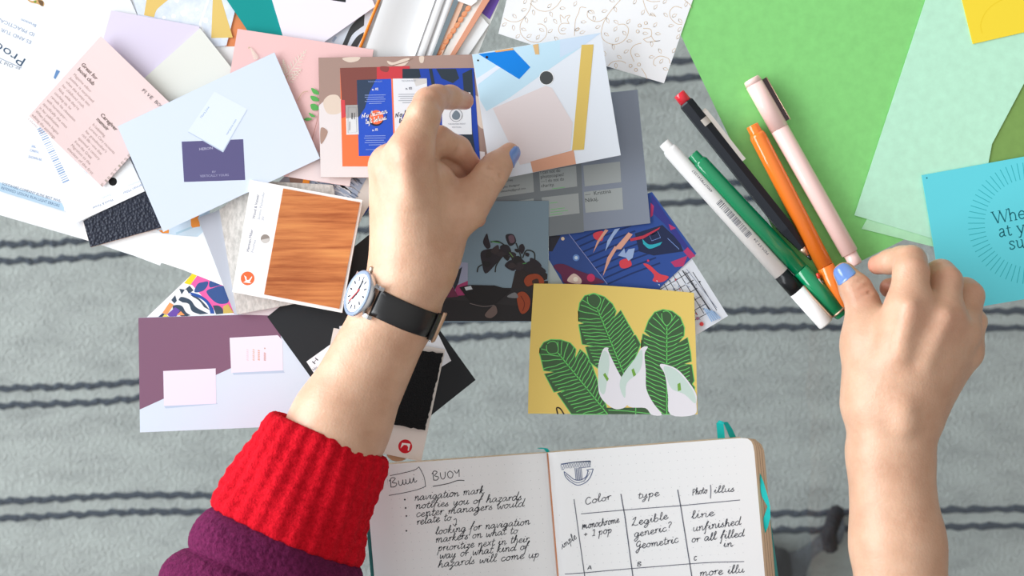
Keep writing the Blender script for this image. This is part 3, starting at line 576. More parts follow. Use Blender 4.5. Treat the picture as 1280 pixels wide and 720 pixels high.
for i, t in enumerate(('I can not do', 'photocopies!', '\u2014 I do not do', 'charity.')): pr.text(t, 675.5 + i * .3, 217.5 + i * 5.6, 675.5 + i * .3 + (25, 29, 29, 17)[i], 217.5 + i * 5.6 - (2.8, 3.2, 3.2, 1.9)[i], 6, CK)
pr.text('\u2014  Kristina', 731.5, 245.5, 764, 241, 7, CK); pr.text('Nikaj.', 731.5, 253, 748, 250.6, 7, CK)
pr.text('Kristina Nikaj', 626, 228, 641, 226, 3.6, CK); pr.text('Graphic Designer', 623, 236, 650, 232, 3.8, CK); pr.text('kristinanikaj@gmail.com', 623, 241, 657, 236.5, 3.8, CK)
for x, y, L in ((690, 236, 16), (687, 254, 10), (688, 262, 18), (688, 265.5, 22), (687, 269, 16)): pr.line([(x, y), (x + L, y - L * .12)], .8, (126, 200, 132))
done()
pr, done = sheet('still_life_card', 'dark still life photo card with a vase of drooping leaves and orange flowers', 'card', [(535, 252), (686, 251), (684.5, 402), (541, 403)], 3.8, (130, 152, 167), build=False)
def S(x, y): return (540 + x / 4.2375, 240 + y / 4.2375)
pr.poly([S(0, 505), S(420, 508), S(430, 480), S(614, 470), S(613, 684), S(5, 684)], (52, 50, 52)); pr.poly([S(0, 560), S(420, 600), S(613, 610), S(613, 684), S(5, 684)], (46, 44, 46))
pr.poly([S(150, 370), S(190, 375), S(188, 540), S(60, 550), S(40, 500)], (160, 164, 190)); pr.poly([S(190, 470), S(188, 545), S(130, 550), S(120, 500)], (166, 66, 112)); pr.poly([S(95, 450), S(160, 395), S(140, 480), S(120, 520)], (50, 54, 62)); pr.poly([S(50, 520), S(110, 500), S(140, 555), S(60, 560)], (110, 52, 76))
pr.poly([S(440, 420), S(500, 375), S(560, 400), S(612, 435), S(610, 462), S(590, 470), S(580, 510), S(420, 510)], (54, 48, 48))
for p in ([(270, 265), (290, 220), (300, 250), (310, 290), (290, 300)], [(262, 315), (340, 300), (390, 320), (340, 380), (285, 432), (265, 380)], [(390, 230), (430, 225), (445, 265), (410, 285)], [(360, 290), (400, 280), (420, 320), (385, 345)], [(460, 290), (480, 275), (492, 300), (475, 330)], [(385, 390), (420, 360), (450, 390), (430, 418)], [(520, 350), (560, 365), (580, 395), (530, 395)], [(420, 340), (470, 350), (500, 390), (450, 420)]): pr.blob([S(*q) for q in p], (52, 48, 54))
for p in ([(310, 265), (350, 262), (390, 285)], [(400, 310), (440, 370), (470, 400)], [(445, 270), (470, 340), (480, 400)], [(480, 350), (500, 310), (540, 320), (545, 360)], [(365, 350), (340, 390), (335, 425)], [(265, 385), (245, 400), (240, 425)]): pr.curve([S(*q) for q in p], 1.6, (50, 52, 50))
for x, y, r in ((300, 330, 22), (340, 310, 26), (365, 330, 24), (395, 345, 20), (430, 335, 22), (455, 360, 24), (480, 390, 30), (520, 400, 32), (565, 420, 30), (460, 400, 24), (420, 390, 20), (290, 380, 20), (505, 330, 12), (450, 310, 14)):
    pr.blob([S(x + r * RND.uniform(.6, 1.4) * math.cos(a), y + r * RND.uniform(.5, 1.2) * math.sin(a)) for a in (0, 1.2, 2.5, 3.8, 5)], RND.choice([(52, 48, 52), (60, 54, 58), (46, 44, 46), (66, 58, 60)]))
pr.line([S(315, 262), S(360, 270)], 1, (90, 160, 90)); pr.line([S(410, 320), S(430, 345)], 1, (110, 150, 90)); pr.blob([S(405, 235), S(430, 230), S(438, 262), S(415, 270)], (110, 88, 100)); pr.line([S(480, 380), S(500, 376)], 1, (80, 150, 84))
pr.poly([S(145, 505), S(200, 492), S(330, 495), S(420, 520), S(330, 600), S(200, 580)], (40, 38, 40)); pr.poly([S(172, 505), S(205, 497), S(215, 515), S(180, 522)], (205, 212, 220)); pr.curve([S(200, 590), S(270, 606), S(330, 600)], .8, (120, 110, 110))
for p in ([(487, 470), (510, 440), (560, 435), (592, 465), (585, 500), (540, 490), (505, 500)], [(452, 540), (490, 530), (520, 570), (510, 625), (475, 645), (455, 600)]): pr.blob([S(*q) for q in p], (158, 74, 48)); 
pr.blob([S(530, 470), S(560, 460), S(565, 490), S(540, 495)], (70, 52, 46)); pr.curve([S(470, 550), S(490, 590), S(480, 630)], 1, (110, 48, 34)); pr.blob([S(280, 650), S(330, 600), S(345, 640), S(310, 668)], (112, 96, 92)); pr.blob([S(400, 550), S(440, 532), S(455, 560), S(410, 560)], (124, 126, 130))
done()
# yellow leaf card
pr, done = sheet('leaf_card', 'mustard yellow card with green banana leaves and white calla lilies', 'card', crom([(667, 354.5), (730, 355.5), (800, 360), (867, 366)], 5) + crom([(867.5, 367), (870, 440), (872, 518)], 3) + [(660, 517)] + crom([(660, 516), (662, 440), (667, 355.5)], 3), 4.6, (238, 210, 118), build=False)
def Y(x, y): return (650 + x / 3.8917, 340 + y / 3.8917)
LD, LG = (70, 100, 70), (112, 212, 112)
def banana(out, m0, m1, eye, n=19):
    """leaf outline, midrib from eye to base, veins to both sides"""
    o = [Y(*q) for q in out]; pr.poly(o, LD); pr.line(o, 1.1, LG, closed=True)
    oo = crom(o, 6, True); a, b = np.array(Y(*m0)), np.array(Y(*m1)); d = (b - a) / np.linalg.norm(b - a); Ln = np.linalg.norm(b - a); nn = np.array((-d[1], d[0]))
    pr.line([tuple(a), tuple(b)], 1.3, LG)
    pr.line([tuple(a + nn * 1.6 + d * 4), tuple(b + nn * 1.6)], .5, LD)
    def inside(p):
        c = False; j = len(o) - 1
        for i in range(len(o)):
            (xi, yi), (xj, yj) = o[i], o[j]
            if (yi > p[1]) != (yj > p[1]) and p[0] < (xj - xi) * (p[1] - yi) / (yj - yi) + xi: c = not c
            j = i
        return c
    for k in range(n):
        s0 = a + d * Ln * (k + .2) / n
        for sg in (-1, 1):
            pts = [tuple(s0)]; 
            for q in range(1, 14):
                u = q * 2.2; back = u * .42 if k > 2 else u * (.42 + (3 - k) * .28)
                p = s0 + nn * sg * u - d * back + d * math.sin(u * .35 + k) * .5
                if not inside(p): break
                pts.append(tuple(p))
            if len(pts) > 2: pr.line(pts, .95, LG)
    e = [Y(*q) for q in eye]; pr.blob(e, LD); pr.line(crom(e, 4, True), .9, LG, closed=True)
banana([(95, 395), (97, 370), (115, 342), (150, 328), (200, 330), (245, 345), (272, 375), (268, 420), (292, 375), (320, 400), (345, 440), (375, 520), (385, 570), (420, 650), (428, 692), (250, 692), (180, 590), (225, 572), (165, 585), (118, 495), (165, 487), (115, 480)], (182, 390), (425, 690), [(130, 355), (150, 338), (175, 342), (186, 370), (180, 392), (150, 398), (132, 385)])
banana([(285, 240), (284, 190), (290, 150), (315, 115), (360, 103), (410, 120), (450, 155), (468, 190), (455, 225), (490, 185), (520, 240), (555, 300), (545, 312), (562, 305), (587, 352), (560, 420), (520, 480), (500, 510), (440, 500), (380, 470), (340, 440), (318, 365), (355, 360), (302, 352), (285, 255), (310, 250)], (375, 175), (505, 495), [(330, 120), (355, 106), (380, 115), (393, 140), (375, 175), (345, 165), (330, 145)])
banana([(590, 370), (592, 330), (597, 300), (640, 320), (605, 290), (625, 235), (655, 195), (695, 182), (740, 190), (780, 220), (800, 270), (798, 310), (770, 345), (815, 318), (830, 390), (834, 435), (800, 447), (836, 450), (848, 530), (838, 545), (850, 560), (845, 640), (760, 692), (700, 692), (640, 640), (610, 560), (600, 450)], (714, 262), (714, 690), [(690, 200), (715, 190), (738, 210), (735, 240), (714, 260), (695, 240)], 21)
pr.poly([Y(428, 692), Y(420, 660), Y(530, 660), Y(640, 660), Y(700, 692)], LD); pr.line([Y(430, 672), Y(520, 676), Y(640, 690)], .9, LG); pr.line([Y(563, 660), Y(563, 692)], 1.1, LG)
LW, LM, LS = (238, 238, 247), (206, 228, 222), (122, 174, 74)
def lily(out, throat, sp):
    pr.poly(crom([Y(*q) for q in out], 4, True), LW); pr.poly(crom([Y(*q) for q in throat], 4, True), LM); pr.poly([Y(*q) for q in sp], LS)
lily([(380, 500), (382, 450), (405, 375), (432, 370), (430, 385), (470, 470), (500, 530), (515, 600), (520, 650), (470, 668), (420, 640), (385, 590)], [(380, 500), (384, 450), (405, 385), (430, 400), (435, 450), (425, 520), (412, 590), (390, 580)], [(404, 500), (414, 490), (432, 520), (424, 532)])
lily([(485, 545), (500, 500), (560, 420), (590, 370), (622, 364), (606, 400), (612, 480), (615, 570), (650, 640), (690, 694), (640, 694), (610, 662), (530, 655), (500, 600)], [(485, 545), (500, 500), (560, 420), (592, 378), (595, 440), (575, 490), (520, 540), (512, 610), (495, 590)], [(542, 476), (553, 468), (565, 500), (552, 510)])
lily([(680, 455), (700, 448), (760, 470), (810, 520), (856, 590), (858, 640), (848, 694), (732, 694), (720, 600), (705, 500)], [(700, 460), (755, 475), (805, 525), (848, 590), (852, 640), (800, 595), (740, 570), (715, 520)], [(766, 545), (780, 538), (784, 575), (768, 580)])
pr.curve([Y(184, 692), Y(178, 662), Y(195, 664), Y(214, 692)], 1.6, (40, 34, 40))
done()
# brown brochure card and the abstract card held by the hand
pr, done = sheet('brochure_card', 'brown card picturing blue and white tickets on an orange folder, held by the hand', 'card', [(398, 72), (500, 70.5), (591, 68), (640, 215), (606, 223), (401, 222)], 9.4, (166, 140, 131), build=False)
LP_ = (228, 222, 224)
pr.poly([(398.5, 132), (412, 120), (426, 124), (428, 150), (470, 170), (606, 190), (606, 222), (401, 221.5)], LP_)
for p in ([(404, 128), (412, 119), (424, 121), (426, 140), (410, 142)], [(428, 73), (436, 71.5), (450, 71.5), (447, 76), (438, 78), (431, 76)], [(484, 76), (492, 78), (503, 74), (512, 73), (505, 82), (488, 81)], [(524, 71), (530, 70.5), (529, 78), (525, 78)], [(590, 120), (604, 128), (605, 160), (594, 150)]): pr.blob(p, (222, 206, 192))
pr.blob([(401, 160), (409, 163), (408, 170), (401, 180)], (170, 142, 130)); pr.curve([(490, 82), (505, 78), (516, 73)], 1, (150, 122, 110))
pr.poly([(425, 85), (512, 82.5), (513, 110), (471, 160), (471, 208), (428, 208)], (246, 122, 74)); pr.poly([(425, 85), (471, 83.7), (471, 140), (428, 142)], (130, 76, 70)); pr.poly([(471, 83.7), (512, 82.5), (512, 98), (471, 99)], (200, 66, 74)); pr.poly([(426, 125), (431, 125), (432, 146), (427, 148)], (212, 74, 82)); pr.blob([(476, 83), (486, 84), (484, 90), (476, 88)], (140, 72, 70))
pr.poly([(503, 86), (592, 85), (600, 200), (505, 205)], (36, 70, 168))
for p in ([(503, 86), (524, 86), (526, 96), (515, 105), (503, 98)], [(545, 86), (570, 86), (574, 98), (566, 104), (552, 98)], [(578, 92), (590, 86), (592, 130), (580, 118)], [(575, 165), (590, 160), (594, 190), (580, 192)], [(536, 86), (540, 86), (545, 112), (541, 114)]): pr.poly(p, (46, 58, 70))
pr.poly([(446, 100), (489, 98.5), (492.5, 194.5), (448.5, 195)], (44, 86, 200)); pr.poly([(446, 100), (470, 99), (462, 115), (456, 135), (447.5, 148)], (52, 68, 92)); pr.poly([(489, 98.5), (491, 98.5), (494.5, 185), (492.3, 187)], (246, 122, 74))
pr.poly([(491, 98.3), (533.5, 98), (536, 190), (494.5, 192)], (226, 232, 240)); pr.poly([(516, 98), (533, 98), (533, 104), (520, 108)], (206, 206, 206)); pr.poly([(552, 115.5), (588, 115.5), (590, 168), (553, 168)], (222, 228, 234)); pr.poly([(432, 131.5), (447, 131), (448.5, 168), (433, 168.5)], (222, 226, 230)); pr.poly([(432, 131.5), (447, 131), (447.5, 146), (432.5, 148)], (168, 168, 168))
pr.disc(470, 148, 9.5, (38, 44, 60)); pr.disc(470.5, 146.5, 8.8, (246, 112, 72)); pr.disc(511, 148, 8.5, (40, 66, 150)); pr.disc(513, 147, 8, (246, 112, 72))
pr.up()
def ticket(x, y, c, c2):
    pr.hand('No human', x - 17, y + 3, x + 15, y - 4, 3.0, c, .85, .25); pr.hand('left behind', x - 12, y + 10, x + 14, y + 4, 2.8, c, .85, .25)
    pr.text('n. 02', x - 3.5, y + 19, x + 3.5, y + 18, 4, c, bold=.02); pr.text('n. 02', x - 4, y - 32, x + 4, y - 32.5, 4, c, bold=.02)
    for k in range(5): pr.line([(x - (13, 13, 11, 13, 8)[k], y - 26 + k * 2.6), (x + (13, 11, 13, 12, 8)[k], y - 26.4 + k * 2.6)], .7, c2)
    for k in range(5): pr.line([(x - (13, 14, 12, 13, 8)[k], y + 25 + k * 2.8), (x + (13, 13, 11, 13, 8)[k], y + 24.6 + k * 2.8)], .7, c2)
    pr.text('THE HUMAN RIGHT', x - 9, y - 42, x + 9, y - 42.4, 2.6, c2); pr.line([(x - 12, y + 42), (x + 12, y + 41.6)], .5, c2)
ticket(469, 145, (246, 246, 250), (150, 172, 228)); ticket(511, 144, (70, 78, 100), (150, 158, 172))
pr.line([(570 + 8 * math.cos(t * .5), 144 + 8 * math.sin(t * .5)) for t in range(13)], .6, (120, 128, 136), closed=True); pr.blob([(565, 144), (570, 138), (575, 143), (573, 149), (567, 149)], (112, 128, 140)); pr.text('THE HUMAN RIGHT', 560, 156, 582, 155.5, 2.6, (140, 148, 160)); pr.text('FESTIVAL', 565, 160, 577, 159.7, 2.4, (140, 148, 160))
pr.line([(437, 163), (437, 152)], .9, (150, 154, 160)); pr.line([(440, 149), (440, 141)], 1.4, (80, 84, 88)); pr.line([(443, 149), (443, 141)], .8, (80, 84, 88)); pr.line([(435, 134), (445, 134), (446, 165), (435, 166)], .4, (150, 154, 160), closed=True)
done()
ha = lambda x, y: 13 + (x - 590) * .012
pr, done = sheet('abstract_card', 'pale blue card with abstract shapes and a mustard bar, under the painted thumbnail', 'card', [(590, 68), (751, 41), (776, 194), (614, 226)], 13, (224, 231, 241), build=False, hf=ha)
pr.poly([(590, 68.5), (751, 41), (728, 58), (683, 89), (637, 122), (608, 139), (600, 125), (596, 100)], (190, 222, 240)); pr.poly([(700, 50), (751, 41.2), (728, 58), (700, 72)], (200, 219, 240)); pr.poly([(596, 98), (627, 78), (630, 81), (597, 106)], (222, 230, 246))
pr.poly([(598, 67.5), (642, 62), (663, 84), (649, 99)], (6, 128, 222)); pr.poly([(616, 135.5), (682, 107), (690, 110), (716, 153), (713, 187), (664, 203), (650, 206), (630, 165)], (224, 214, 216)); pr.disc(683, 97.3, 8.6, (74, 78, 80)); pr.line([(683 + 8.8 * math.cos(t * .4), 97.3 + 8.8 * math.sin(t * .4)) for t in range(16)], .7, (246, 248, 250), closed=True)
pr.poly([(727, 56), (742, 55.5), (730, 187), (715, 188)], (216, 188, 102)); pr.poly([(663, 202), (717, 187.5), (720, 205), (666, 215.5)], (214, 160, 134)); pr.poly([(666, 56), (673, 54.8), (674, 68), (669, 68)], (216, 180, 128)); pr.poly([(618, 63.8), (641, 60), (642, 62.4), (620, 65.5)], (226, 170, 104)); pr.disc(597.5, 75.5, 1.2, (40, 44, 50)); pr.disc(608.5, 71.5, 1.6, (50, 30, 34))
done()
# ------------------------------------------------------------------ lower left cards
pr, done = sheet('photo_card', 'plum and pale blue card picturing two small lavender business cards, at lower left', 'card', [(173, 397), (345, 392), (420, 500), (400, 531), (175, 540.5)], 1.3, (214, 227, 243), build=False)
pr.poly([(173, 397.2), (345, 392.2), (352, 425), (300, 455), (174.5, 512)], (130, 94, 118))
pr.poly([(205, 507.5), (270, 502), (272, 505), (207, 510.5)], (186, 204, 228)); pr.poly([(290, 465), (354, 463), (356, 466), (292, 468.5)], (186, 204, 228), same=True)
pr.poly([(204, 463.8), (269.5, 460.5), (270.3, 504.5), (205, 507.5)], (236, 228, 246)); pr.poly([(287, 422.3), (347, 419), (353, 425), (353.7, 463), (289, 466)], (236, 230, 246), same=True)
for x, y0, y1, c in ((309.5, 437, 452, (226, 210, 222)), (317, 437, 452, (218, 186, 170)), (323.5, 438, 451.5, (220, 170, 150)), (331, 441, 451.5, (208, 170, 170))):
    for k in range(6):
        t = y0 + (y1 - y0) * k / 6; pr.line([(x - 1.3, t), (x + 1.3, t + .8)], 1.4, c)
pr.disc(331, 435.5, 1, (200, 170, 160))
done()
sheet('black_card', 'plain matt black square card under the forearm', 'card', [(334, 396), (463, 292), (594.5, 475), (465, 578)], 1.7, (38, 41, 45))
pr, done = sheet('white_card', 'white card with small black printing, lying on the black card under the forearm', 'card', [(383, 452), (425, 422), (424, 408), (470, 396), (545, 412), (564, 451), (540, 466), (400, 478)], 2.0, (240, 243, 250), build=False)
pr.text('H', 393, 456, 398, 450, 7, (60, 64, 72)); pr.text('No', 392, 464, 397, 460, 5, (60, 64, 72))
for k in range(3): pr.line([(531 + k * 2.4, 420 - k * .8), (537 + k * 2.4, 427 - k * .8)], .9, (70, 74, 84))
done()
sheet('wooden_disc', 'small tan round disc peeking out below the black plush sample', 'disc', [(497 + 14 * math.cos(t * .3), 566 + 11 * math.sin(t * .3)) for t in range(21)], 2.0, (196, 158, 128), t=1)
ps = thing('fabric_sample_card', 'cream sample card with a black plush swatch and red logo', 'sample card', W(490, 490, 2))
pr, done = sheet('card_backing', None, None, [(417, 410), (556.5, 437), (526.5, 577), (388, 548)], 3.6, (232, 224, 218), t=.8, build=False, parent=ps)
pr.disc(506.5, 558, 8.7, (206, 22, 40))
pr.poly([(502.5, 553.5), (511.5, 554.5), (513, 555), (511, 563.5), (509.6, 563), (510.3, 559), (508.5, 556.5), (505, 556), (502.5, 558.5), (500.5, 560.5), (501.8, 556)], (246, 238, 236))
pr.text('Herman', 474, 557, 459, 553.5, 4.6, (50, 54, 60)); pr.text('Textiles', 474.5, 551, 462, 547.5, 4.4, (140, 134, 132))
done()
mb = MB(); top = []; r_ = random.Random(3); c4 = [(421, 421), (553.5, 442), (531, 538), (398, 513)]; edge = []
for i in range(4):
    a, b = c4[i], c4[(i + 1) % 4]
    for k in range(30): p = mid(a, b, k / 30); edge.append((p[0] + r_.uniform(-.9, .9), p[1] + r_.uniform(-.9, .9)))
sheet('plush_swatch', None, None, edge, 6.0, (14, 15, 18), t=2.4, m=mat((16, 17, 20), .95, .1, 'plush'), parent=ps)

# ------------------------------------------------------------------ coloured papers on the right
GM = mat((140, 216, 130), .7, .15, 'green')
sheet('green_paper', 'large bright green paper sheet under the pens', 'paper', [(815, -32), (1330, -32), (1330, 210), (1127, 301), (1003, 363), (967, 288)], .7, (140, 216, 130), m=GM)
sheet('green_paper', 'green paper, shade in its olive colour, between the mint sheets and the right edge', 'paper', [(1200, 200), (1250, 60), (1340, 60), (1340, 230), (1210, 260)], 1.1, (130, 166, 92), m=mat((130, 166, 92), .7, .15, 'green'))  # second green sheet; a shadow's olive tone is put into its base colour
MM = mat((192, 241, 214), .7, .15, 'green')
sheet('mint_paper', 'mint green paper, lower of two, with its corner just below the other', 'paper', [(1185, 90), (1290, 80), (1240, 180), (1210, 300), (1200, 318), (1165, 308), (1077, 286)], 1.3, (184, 238, 196), m=mat((184, 238, 196), .7, .15, 'green'))
sheet('mint_paper', 'pale mint green paper, upper of two, reaching the top edge', 'paper', [(1166, -28), (1350, -28), (1240, 180), (1215, 313), (1068, 269)], 1.7, (192, 241, 214), m=MM)
pr, done = sheet('yellow_card', 'bright yellow card in the upper right corner with a faint drawn arc', 'card', [(1195, -30), (1330, -30), (1330, 29), (1216, 55)], 2.2, (250, 222, 62), build=False)
pr.curve([(1228, 42), (1226, 30), (1233, 14), (1246, 3), (1262, -4)], 1, (244, 212, 44))
done()
pr, done = sheet('aqua_card', 'aqua blue card with a printed ring of rays, at the right edge', 'card', [(1152, 219), (1320, 188.5), (1350, 362), (1181, 391)], 2.8, (104, 218, 232), build=False)
AQ = (20, 140, 150)
for k in range(64):
    a = k / 64 * 2 * math.pi; ca, sa = math.cos(a), math.sin(a); pr.line([(1286 + 55 * ca, 279 + 55 * sa), (1286 + 76 * ca, 279 + 76 * sa)], .9, (52, 178, 190))
pr.disc(1158.5, 222.5, 1.1, (40, 130, 140))
SERIF = {'W': (1.35, [[(.05, 1), (.4, 0)], [(.4, 0), (.68, .95)], [(.68, .95), (.98, 0)], [(.98, 0), (1.3, 1)], [(-.08, 1), (.2, 1)], [(1.18, 1), (1.42, 1)], [(.55, 1), (.75, 1)]]),
 'h': (.78, [[(.12, 1.05), (.12, 0)], [(.12, .5), (.35, .66), (.55, .5), (.55, 0)], [(0, 0), (.25, 0)], [(.43, 0), (.68, 0)], [(0, 1.03), (.12, 1.05)]]), 'e': (.68, [[(.08, .36), (.55, .36), (.5, .58), (.3, .66), (.08, .45), (.1, .15), (.3, 0), (.55, .12)]]),
 'r': (.55, [[(.14, .62), (.14, 0)], [(.14, .45), (.3, .64), (.45, .6)], [(0, 0), (.3, 0)], [(.02, .62), (.14, .64)]]), 'n': (.78, [[(.12, .64), (.12, 0)], [(.12, .45), (.35, .66), (.55, .5), (.55, 0)], [(0, 0), (.25, 0)], [(.43, 0), (.68, 0)]]),
 'a': (.65, [[(.1, .55), (.3, .66), (.46, .55), (.46, .1), (.58, .0)], [(.46, .38), (.15, .3), (.08, .12), (.22, 0), (.46, .14)]]), 't': (.5, [[(.2, .85), (.2, .12), (.32, 0), (.45, .08)], [(.04, .62), (.42, .62)]]), 'y': (.72, [[(.08, .64), (.36, 0)], [(.62, .64), (.36, 0), (.2, -.3), (.05, -.28)], [(0, .64), (.2, .64)], [(.5, .64), (.7, .64)]]),
 'o': (.72, [[(.33, .66), (.08, .45), (.1, .15), (.33, 0), (.56, .2), (.56, .48), (.33, .66)]]), 'u': (.76, [[(.14, .64), (.14, .15), (.3, 0), (.55, .18)], [(.55, .64), (.55, .0), (.66, 0)], [(.02, .64), (.14, .64)], [(.43, .64), (.55, .64)]]), 's': (.6, [[(.46, .5), (.42, .64), (.2, .65), (.1, .5), (.4, .26), (.46, .12), (.28, 0), (.08, .04), (.08, .18)]]), ' ': (.4, [])}
def serif(t, x, y, s, dx, dy, c):
    l = math.hypot(dx, dy); ux, uy = dx / l, dy / l; a0 = 0
    for ch in t:
        adv, st = SERIF[ch]
        for k in st:
            pts = [(x + ux * (a0 + a) * s + uy * b * s, y + uy * (a0 + a) * s - ux * b * s) for a, b in (crom(k, 4) if len(k) > 2 else k)]
            pr.line(pts, 1.5 if len(k) > 2 or abs(k[0][0] - k[1][0]) < .05 else (1.7 if k[0][1] > k[1][1] else .9), c)
        a0 += adv
SC_ = (22, 112, 124)
serif('When', 1242, 280, 15, 38, -7, SC_); serif('at you', 1249, 296.5, 15, 38, -7, SC_); serif('sun', 1262, 312, 15, 38, -7, SC_)
done()
# ------------------------------------------------------------------ pens
GLOSS = lambda c, r=.17: mat(c, r, .5, 'gloss')
METAL = mat((222, 216, 210), .3, .6, 'metal', metal=.75)
GOLDM = mat((232, 198, 172), .32, .6, 'metal', metal=.75)
def pen_axis(x0, y0, x1, y1, h):
    a, b = W(x0, y0, h), W(x1, y1, h); return a, b, (b - a).length * 1000
def part_lathe(name, par, a, b, prof, m, **k):
    mb = MB(); lathe(mb, a, b, prof, m, **k); return recalc(mb.build(name, par))
# white fineliner
a, b, L = pen_axis(829.5, 178.5, 1033, 405, 5.2); d, s, u = frame_of(a, b)
p = thing('felt_tip_pen', 'white felt tip pen with a black band, barcode and white cap, lowest of the pens', 'pen', a - Vector((0, 0, .0045)), 'pens fanned out beside the hand')
PW = mat((250, 251, 252), .4, .3, 'plain')
q = lambda x, y: ((W(x, y, 5.2) - a).dot(d)) * 1000
tb0 = q(976.5, 342); tb1 = q(996, 363.5)
part_lathe('end_plug', p, a, b, [(0, 3.0), (.4, 3.3), (4, 3.4), (5.2, 4.0)], PW)
body = MB(); lathe(body, a, b, [(4.6, 3.9), (6.5, 4.6), (tb0, 4.7)], PW)
INK = mat((98, 104, 116))
def on_pen(t, o, r=4.72): return a + d * t * .001 + (s * math.sin(o / r) + u * math.cos(o / r)) * r * .001
def pen_quad(t0, t1, o0, o1):
    n = 4; rows = [[on_pen(t, o0 + (o1 - o0) * k / n) for k in range(n + 1)] for t in (t0, t1)]; v, f = grid(rows); body.add(v, f, INK)
t = q(897, 252); te = q(936, 296)
while t < te: 
    w = RND.choice([.25, .35, .6]); pen_quad(t, t + w, -1.6, 2.4); t += w + RND.choice([.3, .45, .7])
def pen_text(tx, t0, t1, o, size):
    v, f = glyphs(tx); w0 = max(x[0] for x in v); body.add([on_pen(t1 - (t1 - t0) * x / w0, o - y * size) for x, y in v], f, INK)
pen_text('4902778241257', q(864, 214), q(888, 241), 2.0, 2.2); pen_text('PEM-SY.24', q(940, 300), q(957, 320), 2.0, 2.2)
body.build('barrel', p)
part_lathe('band', p, a, b, [(tb0, 4.75), (tb1, 4.85)], mat((24, 26, 30), .3, .3, 'plain'))
part_lathe('cap', p, a, b, [(tb1, 4.9), (L - .8, 4.9), (L, 4.5)], PW)
# green pen
a, b, L = pen_axis(865.5, 192.5, 1053, 394, 5.6); d, s, u = frame_of(a, b)
p = thing('felt_tip_pen', 'glossy green felt tip pen with a thin metal clip, beside the white pen', 'pen', a - Vector((0, 0, .0045)), 'pens fanned out beside the hand')
GN = mat((6, 142, 92), .16, .5, 'gloss', coat=.5, ior=1.55); q = lambda x, y: ((W(x, y, 5.6) - a).dot(d)) * 1000; tj = q(1000.5, 337)
part_lathe('end_plug', p, a, b, [(0, 3.2), (.4, 3.5), (5, 3.6), (6, 4.0)], GN)
part_lathe('barrel', p, a, b, [(5.4, 4.0), (7, 4.7), (tj - .3, 4.8), (tj - .25, 4.5)], GN)
part_lathe('cap', p, a, b, [(tj, 4.6), (tj + .2, 4.95), (L - 4, 4.95), (L - 3.8, 4.6), (L - .6, 4.3), (L, 3.8)], GN)
mb = MB(); tube(mb, [a + d * (tj + 8) * .001 - s * .0050 + u * .0012] + [a + d * t * .001 - s * .0058 + u * .0032 for t in (tj + 16, tj + 28, L - 6, L - 4.2)] + [a + d * (L - 3.6) * .001 - s * .0052 + u * .002] + [a + d * (L - 3.3) * .001 + (s * math.cos(k) + u * math.sin(k)) * .0050 for k in [math.pi - j * .35 for j in range(10)]], .00055, GOLDM, 8)
mb.build('clip', p)
# black mechanical pencil
a, b, L = pen_axis(848.5, 117, 1014, 325, 6.2); d, s, u = frame_of(a, b)
p = thing('mechanical_pencil', 'black hexagonal mechanical pencil with a red push button and silver clip', 'pencil', a - Vector((0, 0, .0045)), None)
BK = mat((26, 31, 40), .4, .35, 'plain'); q = lambda x, y: ((W(x, y, 6.2) - a).dot(d)) * 1000; t0 = q(857, 128); t1 = q(983, 285); t2 = q(1003, 310)
part_lathe('push_button', p, a, b, [(0, 3.1), (.3, 3.5), (t0 + .5, 3.6)], GLOSS((226, 36, 56)))
part_lathe('barrel', p, a, b, [(t0, 4.2), (t0 + 1, 4.75), (t1, 4.75), (t2, 2.4)], BK, sides=6, rot=math.pi / 6)
part_lathe('tip', p, a, b, [(t2, 2.2), (t2 + 2.5, 1.75), (t2 + 2.6, 1.6), (L - 3.4, 1.1)], GOLDM)
part_lathe('lead_sleeve', p, a, b, [(L - 3.5, 1.05), (L - 1.5, .8), (L, .45)], mat((74, 78, 84), .35, .5, 'metal', metal=1))
c0 = q(878, 146); c1 = q(926, 203)
mb = MB(); r0 = [a + d * t * .001 + s * .0048 + u * hh * .001 for t, hh in ((c0 - 3, 1.8), (c0 - 1.5, 3.6), (c0 + 6, 4.2), (c1 - 6, 3.0), (c1 - 2, 2.6), (c1, 3.2))]
rows = [[pt - u * .0001 - s * .0008, pt + s * .0016, pt + s * .0016 - u * .0010, pt - s * .0008 - u * .0010] for pt in r0]
v, f = grid(rows, closed_u=True); mb.add(v, f, METAL); 
rr = [a + d * t * .001 + (s * math.sin(o) + u * math.cos(o)) * .0050 for t in (c0 + 1, c0 + 5.5) for o in (-.15, .1, .35, .6, .9, 1.2)]
v, f = [rr[k] for k in range(12)], [(k, k + 1, k + 7, k + 6) for k in range(5)]; mb.add(v, f, METAL); mb.build('clip', p)
